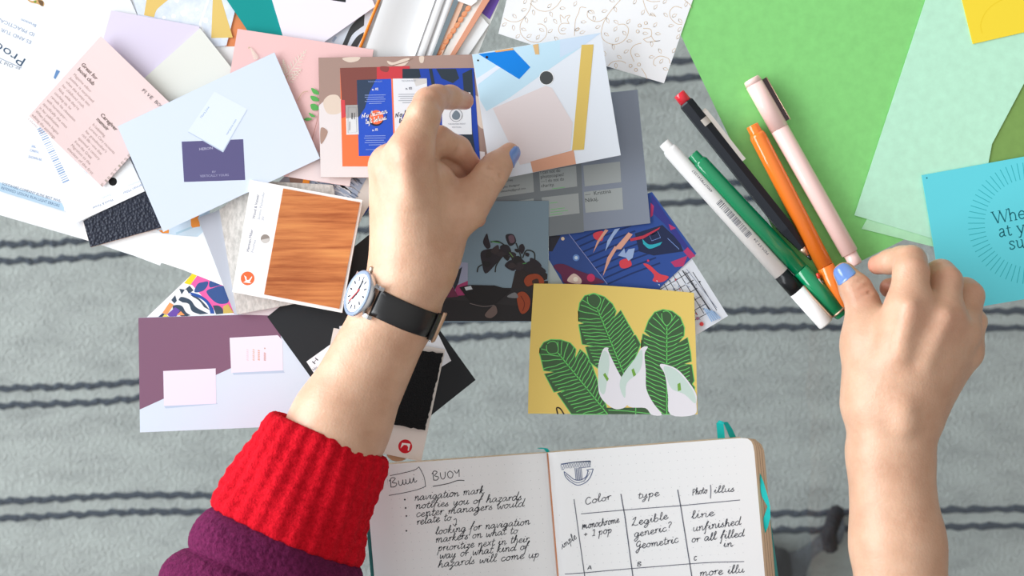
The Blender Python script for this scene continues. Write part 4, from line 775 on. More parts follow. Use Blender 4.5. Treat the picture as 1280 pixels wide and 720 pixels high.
# orange pen
a, b, L = pen_axis(940, 156.5, 1060, 388, 5.8); d, s, u = frame_of(a, b)
p = thing('felt_tip_pen', 'glossy orange felt tip pen whose cap lies under the painted thumbnail', 'pen', a - Vector((0, 0, .0045)), 'pens fanned out beside the hand')
OR = mat((255, 132, 40), .16, .5, 'gloss', coat=.5, ior=1.55); q = lambda x, y: ((W(x, y, 5.8) - a).dot(d)) * 1000; tj = q(1037, 330)
part_lathe('end_plug', p, a, b, [(0, 3.4), (.4, 3.7), (5, 3.8), (6, 4.2)], OR)
part_lathe('barrel', p, a, b, [(5.4, 4.2), (7.5, 4.9), (tj - .3, 5.0), (tj - .25, 4.7)], OR)
part_lathe('cap', p, a, b, [(tj, 4.8), (tj + .2, 5.1), (L - 4, 5.1), (L - 3.8, 4.8), (L, 4.2)], OR)
mb = MB(); tube(mb, [a + d * t * .001 - s * o * .001 + u * .003 for t, o in ((tj + 2.0, 6.0), (tj + 4, 7.2), (tj + 12, 6.9), (L - 5, 6.3), (L - 3, 5.0))], .0006, METAL, 8)
mb.build('clip', p); mb = MB(); lathe(mb, a + d * (tj + 1) * .001 - s * .0066 + u * .0032, a + d * (tj + 5) * .001 - s * .0070 + u * .0032, [(0, .5), (.6, 1.0), (3, 1.0), (3.6, .5)], GLOSS((220, 52, 30))); mb.build('clip_bead', p)
# pink pen
a, b, L = pen_axis(939, 98.5, 1070.5, 331, 6.2); d, s, u = frame_of(a, b)
p = thing('capped_pen', 'pale pink capped pen with a dark clip, topmost of the pens', 'pen', a - Vector((0, 0, .0045)), None)
PK = GLOSS((250, 215, 209), .32); q = lambda x, y: ((W(x, y, 6.2) - a).dot(d)) * 1000; tj = q(974, 161.5); te = q(1062, 316)
part_lathe('cap', p, a, b, [(0, 4.4), (.5, 4.9), (3.3, 5.25), (3.4, 5.0), (3.6, 5.0), (3.7, 5.3), (tj - .3, 5.5), (tj - .25, 5.1)], PK)
part_lathe('barrel', p, a, b, [(tj - .3, 5.0), (tj, 5.35), (te, 5.1), (te + .3, 4.6)], PK)
part_lathe('end_plug', p, a, b, [(te - .5, 4.0), (L - 1, 3.9), (L, 3.5)], PK)
c1 = q(976, 155); mb = MB()
rows = [[a + d * t * .001 + s * (5.1 + o) * .001 + u * (h + 1.2) * .001 for o, h in ((.0, .4), (2.5, .5), (2.5, -.5), (0, -.6))] for t in (3.6, 6, c1 - 4, c1)]
v, f = grid(rows, closed_u=True); mb.add(v, f + [(0, 1, 2, 3), (12, 13, 14, 15)], mat((52, 24, 34), .3, .5, 'gloss'))
tube(mb, [a + d * t * .001 + s * .0078 + u * .0018 for t in (3.6, 10, c1 + .5)], .0003, GOLDM, 6); mb.build('clip', p)

# ------------------------------------------------------------------ notebook
nb = thing('notebook', 'open dotted notebook with handwritten notes in ink and an aqua elastic band', 'notebook', W(690, 640, 0))
PGC = (243, 246, 249); EDG = mat((226, 204, 176)); EDL = (180, 156, 132)
TL, TM, TR = (470, 581.5), (684, 566), (927, 547.5)      # upper edge of the pages
DN = (.085, .996)                                         # down the page
def dn(p, k): return (p[0] + DN[0] * k, p[1] + DN[1] * k)
BOT = 200
# cover below the pages
sheet('cover', None, None, [(452, 586), (690, 569), (936, 551), (952, 566), dn((962, 566), BOT), dn((452, 586), BOT)], 1.4, (70, 150, 150), t=1.2, parent=nb)
def page_block(name, p0, p1, prof, edge):
    """leaves swept from p0 to p1 along the upper edge; prof = [(share across, h mm)]"""
    mb = MB(); pm = mat(PGC); rows = []; rows_b = []
    for k in (0, .5, 1):
        rows.append([W(*dn(mid(p0, p1, t), BOT * k), h) for t, h in prof]); 
    v, f = grid(rows); mb.add(v, [q[::-1] for q in f], pm, True)
    lo = [[q - Vector((0, 0, q.z - TABLE - .0015)) for q in (r[0], r[-1])] for r in rows]
    # upper fore edge
    top = rows[0]; mb.add(top + [Vector((q.x, q.y, TABLE + .0015)) for q in top], [(i, i + 1, len(top) + i + 1, len(top) + i) for i in range(len(top) - 1)], EDG)
    return mb
HPG = 9.0
profL = [(0, 7.5), (.06, 8.6), (.15, HPG), (.6, HPG), (.82, 8.9), (.9, 8.4), (.95, 7.4), (.98, 6.0), (1, 4.2)]
profR = [(0, 4.2), (.015, 6.4), (.03, 7.6), (.05, 8.4), (.08, 8.8), (.12, HPG), (.5, HPG), (1, HPG)]
hL = lambda x, y: np.interp((x - DN[0] * (y - 573) - TL[0]) / (TM[0] - TL[0]), [p_[0] for p_ in profL], [p_[1] for p_ in profL]) + .05
hR = lambda x, y: np.interp((x - DN[0] * (y - 556) - TM[0]) / (TR[0] - TM[0]), [p_[0] for p_ in profR], [p_[1] for p_ in profR]) + .14
def dots(pr, x0, x1, top, n):
    c = mat((196, 200, 206))
    for i in range(n):
        for j in range(1, 15):
            t = (i + .5) / n; p_ = dn(mid(x0, x1, t), j * 11.0)
            if p_[1] > 735: continue
            pr.mb.add([pr.P(p_[0] + ax, p_[1] + ay) for ax, ay in ((-.35, -.35), (-.35, .35), (.35, .35), (.35, -.35))], [(0, 1, 2, 3)], c)
mbL = page_block('left', (456, 582.5), TM, [(0, 5.5)] + [(.06 + .94 * t, h) for t, h in profL], 0)
pr = Print(mbL, hL); dots(pr, TL, (676, 566.5), 0, 20); pr.up()
IK = (52, 54, 62)
pr.curve([(484, 599), (484.5, 610), (485, 619.5)], .8, IK); pr.curve([(485, 619.5), (505, 616), (522, 612), (532, 608)], .8, IK); pr.curve([(532, 608), (530, 596), (524, 584)], .8, IK); pr.curve([(487.5, 594.5), (505, 591), (518, 587.5), (524, 583.5)], .8, IK)
pr.hand('Buui', 487.5, 610, 521, 602.5, 6.2, IK, 1.0, .1); pr.hand('BUOY', 541, 600.5, 577, 595.5, 5.4, IK, .9, .0); pr.curve([(541, 608), (560, 604.5), (572, 600.6), (580.5, 600.6)], 1, IK)
for x, y in ((506, 624.5), (507, 635), (508, 645), (508, 663.5)): pr.disc(x, y, 1.1, IK)
for t, x0, y0, x1, y1 in (('navigation mark', 517.5, 626, 605, 616.5), ('notifies you of hazards', 519, 636, 652, 624.5), ('center managers would', 519.5, 646.5, 655, 633), ('relate to', 520.5, 656, 564, 650), ('looking for navigation', 544, 668, 662, 655.5), ('markers on what to', 544, 678.5, 647, 666.5), ('prioritize next in their', 547, 689, 661, 677), ('way or what kind of', 549, 698.5, 660, 686.5), ('hazards will come up', 547, 709.5, 674, 696.5)):
    pr.hand(t, x0, y0, x1, y1, 4.9, IK, .8, .35)
pr.curve([(567, 650), (570, 648.5), (570.5, 653), (568.5, 657.5)], .8, IK); pr.line([(566, 655), (568.5, 657.5), (571, 655)], .8, IK)
mbL.build('left_pages', nb)
mbR = page_block('right', TM, TR, profR, 0)
pr = Print(mbR, hR); dots(pr, (706, 564), (922, 548), 0, 21); pr.up(); LN = (96, 100, 116)
# rounded corner and slanted fore edge of the right leaves
E0 = [TR, (934, 548), (939, 551.5), (941.5, 557), (943, 566)]
pm = mat(PGC); q = [W(*p_, HPG) for p_ in E0] + [W(*dn((943, 566), BOT), HPG), W(*dn(TR, BOT), HPG)]
mbR.add(q, [tuple(range(len(q)))[::-1]], pm)
out = lambda k: [(927 + k * .2, 547.5 - k * .05), (935 + k * .75, 547.8 + k * .1), (941 + k * .9, 551.5 + k * .35), (943 + k, 557.5 + k * .45), (944 + k, 567 + k * .3), dn((944 + k, 567), BOT)]
lay = [[W(*p_, h) for p_ in out(k)] for k, h in ((0, HPG), (2, 7.9), (2.3, 7.5), (5, 6.4), (5.3, 6.0), (8, 4.8), (8.3, 4.4), (11.5, 2.6), (12, 1.5))]
lay[0] = [W(*p_, HPG) for p_ in [TR] + E0[1:] + [dn((943, 566), BOT)]][:6]
v, f = grid(lay); mbR.add(v, [z[::-1] for z in f], EDG)
for k, h in ((2.4, 7.5), (5.4, 6.1), (8.4, 4.6)):
    mbR.add([W(*p_, h + .15) for p_ in out(k)] + [W(*p_, h + .05) for p_ in out(k + .6)], [(i, 6 + i, 7 + i, i + 1) for i in range(5)], mat(EDL))
pr.line([(717.5, 624), (724, 672), (733, 735)], 1, LN); pr.line([(776, 617.5), (781, 645), (793, 735)], 1.2, LN); pr.line([(847, 612), (851, 634), (867, 735)], 1.2, LN)
pr.line([(699, 644), (730, 642), (780, 637.5), (852, 632), (925, 625)], .9, LN); pr.curve([(700, 716), (704, 717.5), (730, 716), (780, 711.5), (860, 705), (890, 703), (930, 702)], .9, LN)
for t, x0, y0, x1, y1, s_ in (('Color', 731, 631, 764, 624, 4.6), ('type', 797, 623.5, 824, 619.5, 4.6), ('Photo', 865, 619.5, 884, 616, 4.4), ('illus', 892, 616.5, 918, 614, 4.4), ('Monochrome', 727.5, 662, 774, 653, 4.8), ('+ 1 pop', 729, 671.5, 765, 666, 4.8), ('Legible', 789, 658, 835, 648.5, 5), ('generic?', 792.5, 671.5, 839, 663, 5), ('Geometric', 794, 686.5, 848, 678, 5), ('line', 864, 648.5, 893, 644.5, 5), ('unfinished', 866, 664.5, 926, 655.5, 5), ('or all filled', 864, 678, 930, 670.5, 5), ('in', 904, 684.5, 916, 682.5, 5), ('simple', 701, 687, 721, 673, 4.2), ('more illu', 874, 720, 930, 715.5, 5), ('A', 734, 712, 740, 711.5, 2.8), ('B', 796, 708, 802, 707.5, 2.8), ('C', 867, 700.5, 871, 700, 2.8)):
    pr.hand(t, x0, y0, x1, y1, s_, (70, 74, 86), .8, .25)
pr.line([(888, 606), (888.5, 614), (888, 623)], .9, LN)
AN = (92, 108, 146)
for k in range(3): pr.curve([(701 + k * .3, 580 + k * .4), (718, 577.5 + k * .2), (738, 576 + k * .5)], .7, AN)
pr.line([(701, 581), (702, 587), (738, 583.5), (737.5, 576.5)], .8, AN)
for k in range(16): pr.line([(703 + k * 2.2, 586 - k * .2), (705.5 + k * 2.2, 579.5 - k * .2)], .6, AN)
for k in range(6): pr.line([(718.5 + k * 1.6, 585), (720 + k * 1.5, 600)], .7, AN)
pr.curve([(705, 589.5), (707, 596), (713, 602), (722, 606.5), (732, 603), (738, 596), (741.5, 586)], .9, AN); pr.curve([(705, 589.5), (712, 595), (718, 599.5), (726, 600), (733, 595), (735, 587.5)], .9, AN); pr.line([(741.5, 586), (733, 587.5), (736, 589.5)], .8, AN); pr.curve([(707, 593), (714, 600), (722, 603.5), (730, 601)], .7, AN)
for k in range(7): pr.line([(730 + k * 1.3, 602 - k * 1.8), (732 + k * .9, 597.5 - k * 1.3)], .5, AN)
mbR.build('right_pages', nb)
mb = MB(); tube(mb, [W(*dn((684.6, 566.5), k), 4.6) for k in (0, 60, 120, BOT)], .0005, mat((206, 140, 104)), 6); mb.build('binding_thread', nb)
# elastic band: a loop above the corner and a twist beside the fore edge
AQM = mat((22, 176, 172), .6, .2, 'paper')
def ribbon(pts, name, w=9):
    mb = MB(); rows = [[W(x - nx * w / 2, y - ny * w / 2, h), W(x + nx * w / 2, y + ny * w / 2, h + dh)] for x, y, h, nx, ny, dh in pts]
    v, f = grid(rows); mb.add(v, f, AQM, True); mb.add([q_ - Vector((0, 0, .0006)) for q_ in v], f, AQM, True); return mb.build(name, nb)
ribbon([(902, 552, 2, 1, 0, 0), (901, 540, 3, 1, .05, .6), (900, 530, 5, 1, .1, 1.5), (902.5, 526.5, 6.5, .75, .25, 1), (907, 528, 6.5, .6, -.1, -1), (912, 537, 5, .7, -.3, -2), (917, 549, 3, .8, -.3, -2)], 'elastic_band')
ribbon([(946, 588, 6, .5, -.2, .5), (951, 603, 7, .75, -.25, 1), (956, 620, 8, .75, -.25, 2), (961, 633, 8.5, .35, -.1, 3), (959.5, 645, 8, .8, .3, 2), (956, 657, 7, .95, .3, 1), (950, 672, 6, .7, .3, 0)], 'elastic_band')
ribbon([(674, 560, 1.0, .9, -.1, 0), (682, 561, 2.2, .7, -.1, .3), (686, 566, 1.0, .6, -.1, 0)], 'page_marker', 7)

# slipper under the table
sl = thing('slipper', 'dark slipper standing on the rug, seen through the glass beside the notebook', 'slipper', UW(985, 700, RZ))
SLM = mat((44, 46, 50), .7, .2, 'yarn'); SLG = mat((98, 102, 106), .8, .1, 'yarn')
mb = MB(); o = crom([(940, 668), (985, 690), (1020, 672), (1048, 640), (1056, 655), (1050, 680), (1015, 700), (990, 770), (930, 780), (915, 720)], 6, True)
rows = [[UW(x, y, RZ + z) for x, y in o] for z in (0, .018)]; v, f = grid(rows, closed_u=True); n = len(o)
tri = tessellate_polygon([[Vector((x, y, 0)) for x, y in o]]); mb.add(v, f + [(n + i, n + j, n + k) for i, j, k in tri], SLG); recalc(mb.build('sole', sl))
mb = MB(); o = crom([(938, 690), (965, 684), (988, 696), (985, 770), (930, 780), (925, 720)], 6, True)
rows = [[UW(x + (955 - x) * s_, y + (735 - y) * s_, RZ + .018 + z) for x, y in o] for s_, z in ((0, 0), (.08, .02), (.3, .035), (.6, .042), (.98, .045))]
v, f = grid(rows, closed_u=True); mb.add(v, f, SLM, True); recalc(mb.build('upper', sl))
mb = MB(); tube(mb, [UW(x, y, RZ + .02 + z) for x, y, z in ((1038, 684, 0), (1036, 668, .012), (1042, 650, .02), (1046, 640, .006))], .007, mat((26, 28, 34), .6, .3, 'yarn'), 8); mb.build('strap', sl)
# ------------------------------------------------------------------ the person: two hands and forearms
def M(x, y, h):
    s = (850 - h) / FPX
    return np.array(((x - 640) * s, (360 - y) * s, h), float)
class Field:
    """rounded limbs blended into one skin on a grid (millimetres)"""
    def __init__(s, lo, hi, res):
        s.lo = np.array(lo, float); s.res = res; s.n = np.ceil((np.array(hi) - s.lo) / res).astype(int) + 1
        s.f = np.full(s.n, 60., np.float32)
    def box(s, lo, hi):
        a = np.clip(np.floor((lo - s.lo) / s.res).astype(int), 0, s.n); b = np.clip(np.ceil((hi - s.lo) / s.res).astype(int) + 1, 0, s.n)
        return tuple(slice(i, j) for i, j in zip(a, b))
    def dist(s, sl, a, b, ra, rb):
        ax = [np.arange(q.start, q.stop) * s.res + o for q, o in zip(sl, s.lo)]
        X, Y, Z = np.meshgrid(*ax, indexing='ij', sparse=True); d = b - a; l = max((d * d).sum(), 1e-6)
        t = np.clip(((X - a[0]) * d[0] + (Y - a[1]) * d[1] + (Z - a[2]) * d[2]) / l, 0, 1)
        return (np.sqrt((X - a[0] - t * d[0]) ** 2 + (Y - a[1] - t * d[1]) ** 2 + (Z - a[2] - t * d[2]) ** 2) - ra - t * (rb - ra)).astype(np.float32)
    def put(s, f, a, b, ra, rb, k, cut=False):
        r = max(ra, rb) + k + 4; sl = s.box(np.minimum(a, b) - r, np.maximum(a, b) + r); d = s.dist(sl, a, b, ra, rb); g = f[sl]
        if cut: f[sl] = -smin(-g, d, k)
        else: f[sl] = smin(g, d, k)
def smin(a, b, k):
    h = np.maximum(k - np.abs(a - b), 0) / k
    return np.minimum(a, b) - h * h * k * .25
def surface(F, fld):
    """surface net of the zero level"""
    f = fld; S = f < 0; nx, ny, nz = f.shape
    c = np.zeros((nx - 1, ny - 1, nz - 1), np.int8)
    for i in (0, 1):
        for j in (0, 1):
            for k in (0, 1): c += S[i:nx - 1 + i, j:ny - 1 + j, k:nz - 1 + k]
    act = (c > 0) & (c < 8); ids = np.full(c.shape, -1, np.int64); P = np.argwhere(act); ids[act] = np.arange(len(P))
    acc = np.zeros((len(P), 3)); cnt = np.zeros(len(P))
    cor = [(i, j, k) for i in (0, 1) for j in (0, 1) for k in (0, 1)]
    for p in cor:
        for ax in range(3):
            if p[ax]: continue
            q = list(p); q[ax] = 1
            fa = f[P[:, 0] + p[0], P[:, 1] + p[1], P[:, 2] + p[2]]; fb = f[P[:, 0] + q[0], P[:, 1] + q[1], P[:, 2] + q[2]]
            m = (fa < 0) != (fb < 0); t = fa[m] / (fa[m] - fb[m]); o = np.tile(np.array(p, float), (m.sum(), 1)); o[:, ax] += t
            acc[m] += o; cnt[m] += 1
    V = F.lo + (P + acc / cnt[:, None]) * F.res; Q = []
    for ax in range(3):
        a = [slice(None)] * 3; b = [slice(None)] * 3; a[ax] = slice(0, -1); b[ax] = slice(1, None)
        sa, sb = S[tuple(a)], S[tuple(b)]; E = np.argwhere(sa != sb); u, v = (ax + 1) % 3, (ax + 2) % 3
        ok = (E[:, u] > 0) & (E[:, v] > 0) & (E[:, u] < f.shape[u] - 1) & (E[:, v] < f.shape[v] - 1); E = E[ok]
        def cell(du, dv):
            g = E.copy(); g[:, u] -= du; g[:, v] -= dv; return ids[g[:, 0], g[:, 1], g[:, 2]]
        q = np.stack([cell(1, 1), cell(0, 1), cell(0, 0), cell(1, 0)], 1); fl_ = ~sa[E[:, 0], E[:, 1], E[:, 2]]
        q[fl_] = q[fl_][:, ::-1]; Q.append(q)
    Q = np.concatenate(Q); Q = Q[(Q >= 0).all(1)]
    e = np.concatenate([Q[:, [0, 1]], Q[:, [1, 2]], Q[:, [2, 3]], Q[:, [3, 0]]]); e = np.concatenate([e, e[:, ::-1]])
    deg = np.bincount(e[:, 0], minlength=len(V))[:, None]
    for w in (.5, -.52, .5, -.52, .4):
        nb_ = np.stack([np.bincount(e[:, 0], V[e[:, 1], i], len(V)) for i in range(3)], 1) / np.maximum(deg, 1); V = V + w * (nb_ - V)
    return V, Q
def chain(F, f, pts, k):
    for (a, ra), (b, rb) in zip(pts[:-1], pts[1:]): F.put(f, a, b, ra, rb, k)
def limb(palm, fingers, extra, lo, hi, res, kp=9, kf=6):
    F = Field(lo, hi, res)
    for a, b, ra, rb in palm: F.put(F.f, a, b, ra, rb, kp)
    R = F.f.copy()
    for pts, k in fingers:
        P = np.array([q for q, _ in pts]); sl = F.box(P.min(0) - 26, P.max(0) + 26)
        g = np.full(F.n, 60., np.float32); chain(F, g, pts, 2.5)
        R[sl] = smin(R[sl], smin(F.f[sl], g[sl], k), .8)
    for a, b, ra, rb, k, cut in extra: F.put(R, a, b, ra, rb, k, cut)
    return surface(F, R)

# left hand
WR = (497, 385, 40)
palmL = [(M(275, 850, 62), M(355, 680, 55), 36, 33), (M(355, 680, 55), M(425, 530, 46), 33, 26.5), (M(425, 530, 46), M(497, 385, 40), 26.5, 21.8),
         (M(497, 385, 40), M(520, 325, 44), 21.8, 21),
         (M(520, 330, 50), M(512, 200, 62), 19, 12.5), (M(508, 330, 42), M(490, 212, 50), 18, 12), (M(505, 330, 34), M(489, 222, 36), 17, 11.5), (M(510, 330, 28), M(500, 240, 24), 15, 10.5),
         (M(527, 335, 46), M(565, 270, 40), 17.5, 12), (M(535, 300, 40), M(545, 230, 40), 16, 11), (M(525, 270, 40), M(520, 230, 44), 17, 15)]
fL = [([(M(584, 259, 42), 12.3), (M(613, 219, 33), 9.3), (M(620, 209, 29), 8.6), (M(637, 191, 22.5), 5.9)], 9),
      ([(M(512, 192, 64), 12.5), (M(529, 146, 58), 9.3), (M(536, 129, 51), 8.6), (M(546, 122, 45), 7.0), (M(563, 121.5, 33), 6.6), (M(581, 126, 22), 5.2)], 7),
      ([(M(488, 206, 50), 11.5), (M(548, 176, 36), 8.4), (M(573, 186, 28), 7.0), (M(592, 210, 19.5), 5.7)], 5),
      ([(M(490, 220, 36), 11), (M(545, 204, 25), 8), (M(566, 214, 20), 6.8), (M(574, 232, 17), 5.6)], 5),
      ([(M(500, 240, 24), 9.5), (M(545, 236, 16), 7), (M(570, 252, 13), 6), (M(597, 274, 11), 5)], 5)]
exL = [(M(508, 200, 74.5), M(516, 250, 68), 2.2, 1.5, 9, False), (M(480, 215, 60), M(497, 265, 58), 2.4, 1.5, 9, False), (M(526, 140, 65), M(531, 131, 61), 2.0, 2.0, 6, False),
       (M(575, 181, 37), M(570, 194, 35), .6, .6, 2.5, True), (M(605, 216, 44), M(622, 228, 42), .5, .5, 2.5, True), (M(609, 210, 41), M(626, 221, 40), .4, .4, 2.5, True)]
VL, QL = limb(palmL, fL, exL, (-190, -255, 2), (15, 125, 102), 1.15)
# right hand
palmR = [(M(1135, 870, 60), M(1123, 680, 55), 29, 24.0), (M(1123, 680, 55), M(1114, 565, 48), 24.0, 22.0), (M(1105, 680, 54), M(1098, 560, 47), 15, 14), (M(1114, 565, 48), M(1122, 500, 50), 22, 22),
         (M(1105, 510, 50), M(1136, 390, 62), 19, 12.5), (M(1125, 510, 52), M(1176, 400, 58), 20, 12.5), (M(1135, 510, 46), M(1197, 416, 48), 19, 11.5), (M(1140, 510, 40), M(1203, 440, 36), 17, 10.5),
         (M(1090, 500, 46), M(1086, 430, 42), 17, 13.5), (M(1105, 470, 44), M(1120, 415, 48), 17, 14), (M(1150, 460, 46), M(1160, 420, 48), 17, 16)]
fR = [([(M(1083, 430, 42), 13), (M(1078, 378, 33), 9.4), (M(1070, 362, 29), 9.0), (M(1056, 342, 22.5), 6.6)], 9),
      ([(M(1136, 388, 62), 12), (M(1139, 340, 56), 9.6), (M(1138, 327, 50), 8.8), (M(1128, 324, 43), 7.3), (M(1113, 327, 36), 6.8), (M(1097, 331, 29), 5.6)], 7),
      ([(M(1178, 400, 58), 11.6), (M(1182, 352, 48), 9.0), (M(1176, 343, 42), 8.2), (M(1145, 356, 26), 6.8), (M(1112, 360, 18), 5.8)], 6),
      ([(M(1199, 414, 48), 11), (M(1211, 370, 36), 8.4), (M(1206, 364, 32), 7.6), (M(1170, 380, 20), 6.6), (M(1150, 395, 16), 5.5)], 6),
      ([(M(1205, 438, 37), 10), (M(1217, 402, 27), 7.2), (M(1205, 398, 22), 6.4), (M(1178, 412, 15), 5.6)], 6)]
exR = [(M(1137, 384, 75.2), M(1126, 445, 70.5), 2.2, 1.5, 9, False), (M(1181, 396, 71), M(1156, 455, 69.5), 3.0, 1.6, 8, False), (M(1202, 412, 58), M(1178, 450, 60), 2.0, 1.2, 8, False), (M(1131, 530, 70.5), M(1131, 512, 71.5), 3.4, 3.4, 9, False),
       (M(1066, 366, 41), M(1086, 356, 38), .5, .5, 2.5, True), (M(1066, 374, 43), M(1088, 366, 40), .5, .5, 2.5, True), (M(1062, 358, 38), M(1080, 349, 36), .35, .35, 2.2, True)]
VR, QR = limb(palmR, fR, exR, (165, -255, 2), (300, 40, 102), 1.15)
SKIN = mat((210, 169, 142), .42, .45, 'skin', dark=(199, 155, 128), light=(216, 178, 152))
body = MB(); body.add(VL * .001 + np.array((0, 0, TABLE)), QL.tolist(), SKIN, True); body.add(VR * .001 + np.array((0, 0, TABLE)), QR.tolist(), SKIN, True)
person = tag(body.build('person', origin=(0, -.2, TABLE)), 'person reaching over the table with both hands, blue thumbnails, sleeve rolled into a red cuff', 'person')
fp = [(M(588, 127, 22), 8, .5), (M(592, 210, 19), 10, .65), (M(575, 188, 28), 6, .5), (M(574, 232, 17), 10, .7), (M(597, 276, 11), 8, .5), (M(638, 196, 22), 8, .35), (M(533, 124, 55), 9, .3), (M(512, 192, 74), 12, .22), (M(488, 206, 60), 11, .25),
      (M(1093, 333, 29), 9, .6), (M(1108, 361, 18), 10, .65), (M(1140, 318, 56), 10, .28), (M(1182, 336, 50), 10, .28), (M(1212, 360, 36), 10, .28), (M(1138, 388, 74), 12, .18), (M(1180, 400, 68), 12, .22), (M(1054, 345, 22), 9, .35), (M(1076, 366, 38), 10, .25)]
VV = np.concatenate([VL, VR]); fl_ = np.zeros(len(VV))
for q_, r_, w_ in fp: fl_ = np.maximum(fl_, w_ * np.exp(-((VV - q_) ** 2).sum(1) / r_ ** 2))
person.data.attributes.new('flush', 'FLOAT', 'POINT').data.foreach_set('value', fl_.astype(np.float32))
NAIL = mat((108, 142, 206), .14, .6, 'gloss')
from mathutils.bvhtree import BVHTree
def nail(V, Q, tip, t, n, L, Wd, back=0, name='fingernail'):
    """painted nail lying on the skin round the finger tip; tip = centre of the finger tip in millimetres"""
    bv = BVHTree.FromPolygons([tuple(q) for q in V], [tuple(int(i) for i in q) for q in Q])
    t = Vector(t).normalized(); n = Vector(n); n = (n - t * n.dot(t)).normalized(); b = t.cross(n); tip = Vector(tip) - t * back
    h = bv.ray_cast(tip + n * 25, -n)[0]; R = (h - tip).length; PM = math.asin(min(.97, Wd / 2 / R)); rows = []; inner = []
    for i in range(19):
        u = -1 + 2 * i / 18; r = []; r2 = []
        e = max((1 - abs(u) ** 3.4), 0) ** .5
        for j in range(15):
            ph = PM * (-1 + j / 7) * max(e, .03); l = u * L / 2; dv = n * math.cos(ph) + b * math.sin(ph); o = tip + t * min(l, 1.5)
            if l > 1.5: dv = (dv * R + t * (l - 1.5)).normalized()
            hit = bv.ray_cast(o + dv * 25, -dv)[0] or o + dv * R
            lift = .55 if abs(u) < .97 and 0 < j < 14 else .1
            r.append(hit + dv * lift)
        rows.append(r)
    rows = [[q * .001 + Vector((0, 0, TABLE)) for q in r] for r in rows]
    mb = MB(); v, f = grid(rows); mb.add(v, f, NAIL, True); ob = mb.build(name, person); ob['label'] = 'blue painted fingernail'; return ob
def vec(a, b): return Vector(b) - Vector(a)
tl_ = Vector(M(637, 191, 22.5)); nl = Vector((.62, -.50, .62)).normalized(); dl_ = vec(M(613, 219, 33), M(637, 191, 22.5)).normalized()
nail(VL, QL, tl_, dl_, nl, 13, 10, 1.0)
tr_ = Vector(M(1056, 342, 22.5)); nr = Vector((-.42, .10, .90)).normalized(); dr_ = vec(M(1070, 362, 29), M(1056, 342, 22.5)).normalized()
nail(VR, QR, tr_, dr_, nr, 13.5, 11.2, 1.8)

# sleeves
RED = mat((226, 24, 44), .95, .1, 'knit', dark=(184, 8, 26), sheen=.25); PUR = mat((116, 36, 82), .95, .1, 'knit', dark=(78, 20, 56), sheen=.3)
def sleeve(name, par, path, prof, m, ribs=0, amp=0, n=260, jitter=.35, seed=1):
    """knitted tube along a path of (point mm, in-plane mm, upright mm); prof = [(place along the path, offset mm)]"""
    r = np.random.RandomState(seed); P = np.array([np.append(np.array(q), (a, b)) for q, a, b in path]); D = np.r_[0, np.cumsum(np.linalg.norm(np.diff(P[:, :3], axis=0), axis=1))]
    rows = []
    for t, off in prof:
        q = np.array([np.interp(t, D, P[:, i]) for i in range(5)]); e = np.array([np.interp(t + 2, D, P[:, i], right=None) for i in range(3)]) - np.array([np.interp(t - 2, D, P[:, i]) for i in range(3)])
        d = e / np.linalg.norm(e); s_ = np.cross(d, (0, 0, 1)); s_ /= np.linalg.norm(s_); u_ = np.cross(s_, d); th = np.arange(n) / n * 2 * np.pi
        rib = amp * np.sign(np.cos(th * ribs)) * np.abs(np.cos(th * ribs)) ** .6 if ribs else 0
        wob = .9 * np.sin(3 * th + t * .08 + seed) + .7 * np.sin(5 * th - t * .11)
        rr = off + rib + wob + r.uniform(-jitter, jitter, n)
        rows.append([Vector(q[:3] * .001 + s_ * math.cos(a) * (q[3] + o) * .001 + u_ * math.sin(a) * (q[4] + o) * .001 + np.array((0, 0, TABLE))) for a, o in zip(th, rr)])
    mb = MB(); v, f = grid(rows, closed_u=True); mb.add(v, f, m, True); return mb.build(name, par)
c0, c1 = M(410, 545, 46), M(357, 668, 51)
Lc = np.linalg.norm(c1 - c0)
cp = [(c0 - (c1 - c0) * .15, 33, 29), (c0, 34.5, 30.5), (c0 * .5 + c1 * .5, 39, 34.5), (c1, 44.5, 38.5), (c1 + (c1 - c0) * .5, 46, 40)]
o = Lc * .15
pf = [(o + 18, -8), (o + 8, -6.5), (o + 3, -5.2), (o - .5, -3.2), (o - 1.5, -1.2), (o + .2, .4), (o + 3, 1.2)] + [(o + 5 + k * (Lc - 9) / 24, 1.3 + .5 * math.sin(k * 1.7)) for k in range(25)] + [(o + Lc - 2, 1), (o + Lc + .4, -.5), (o + Lc + .8, -3), (o + Lc - 2, -6)]
sleeve('cuff', person, cp, pf, RED, ribs=25, amp=.55, seed=4, jitter=.25)['label'] = 'red ribbed cuff'
c2 = M(338, 712, 54); c3 = M(300, 800, 62); c4 = M(222, 975, 68)
sp = [(c1 - (c1 - c0) * .2, 41, 36), (c1, 44, 38.5), (c2, 46, 41), (c3, 52, 46), (c4, 56, 52)]
Dn = np.cumsum([0] + [np.linalg.norm(np.array(sp[i + 1][0]) - np.array(sp[i][0])) for i in range(4)])
pf = []
for k in range(110):
    t = 4 + k * (Dn[-1] - 6) / 109; g = t - Dn[1]
    pf.append((t, (-2.5 if g < 0 else 0) + 6.5 * abs(math.sin(max(g, 0) * .12)) ** .6 - 2.2))
pf += [(Dn[-1], -10), (Dn[-1] + .1, -52)]
sleeve('sleeve', person, sp, pf, PUR, jitter=.5, seed=9)['label'] = 'plum knitted sleeve'
sp = [(M(1128, 770, 57), 27, 26), (M(1130, 820, 58), 31, 30), (M(1142, 965, 63), 36, 35)]; Dn = np.cumsum([0] + [np.linalg.norm(np.array(sp[i + 1][0]) - np.array(sp[i][0])) for i in range(2)])
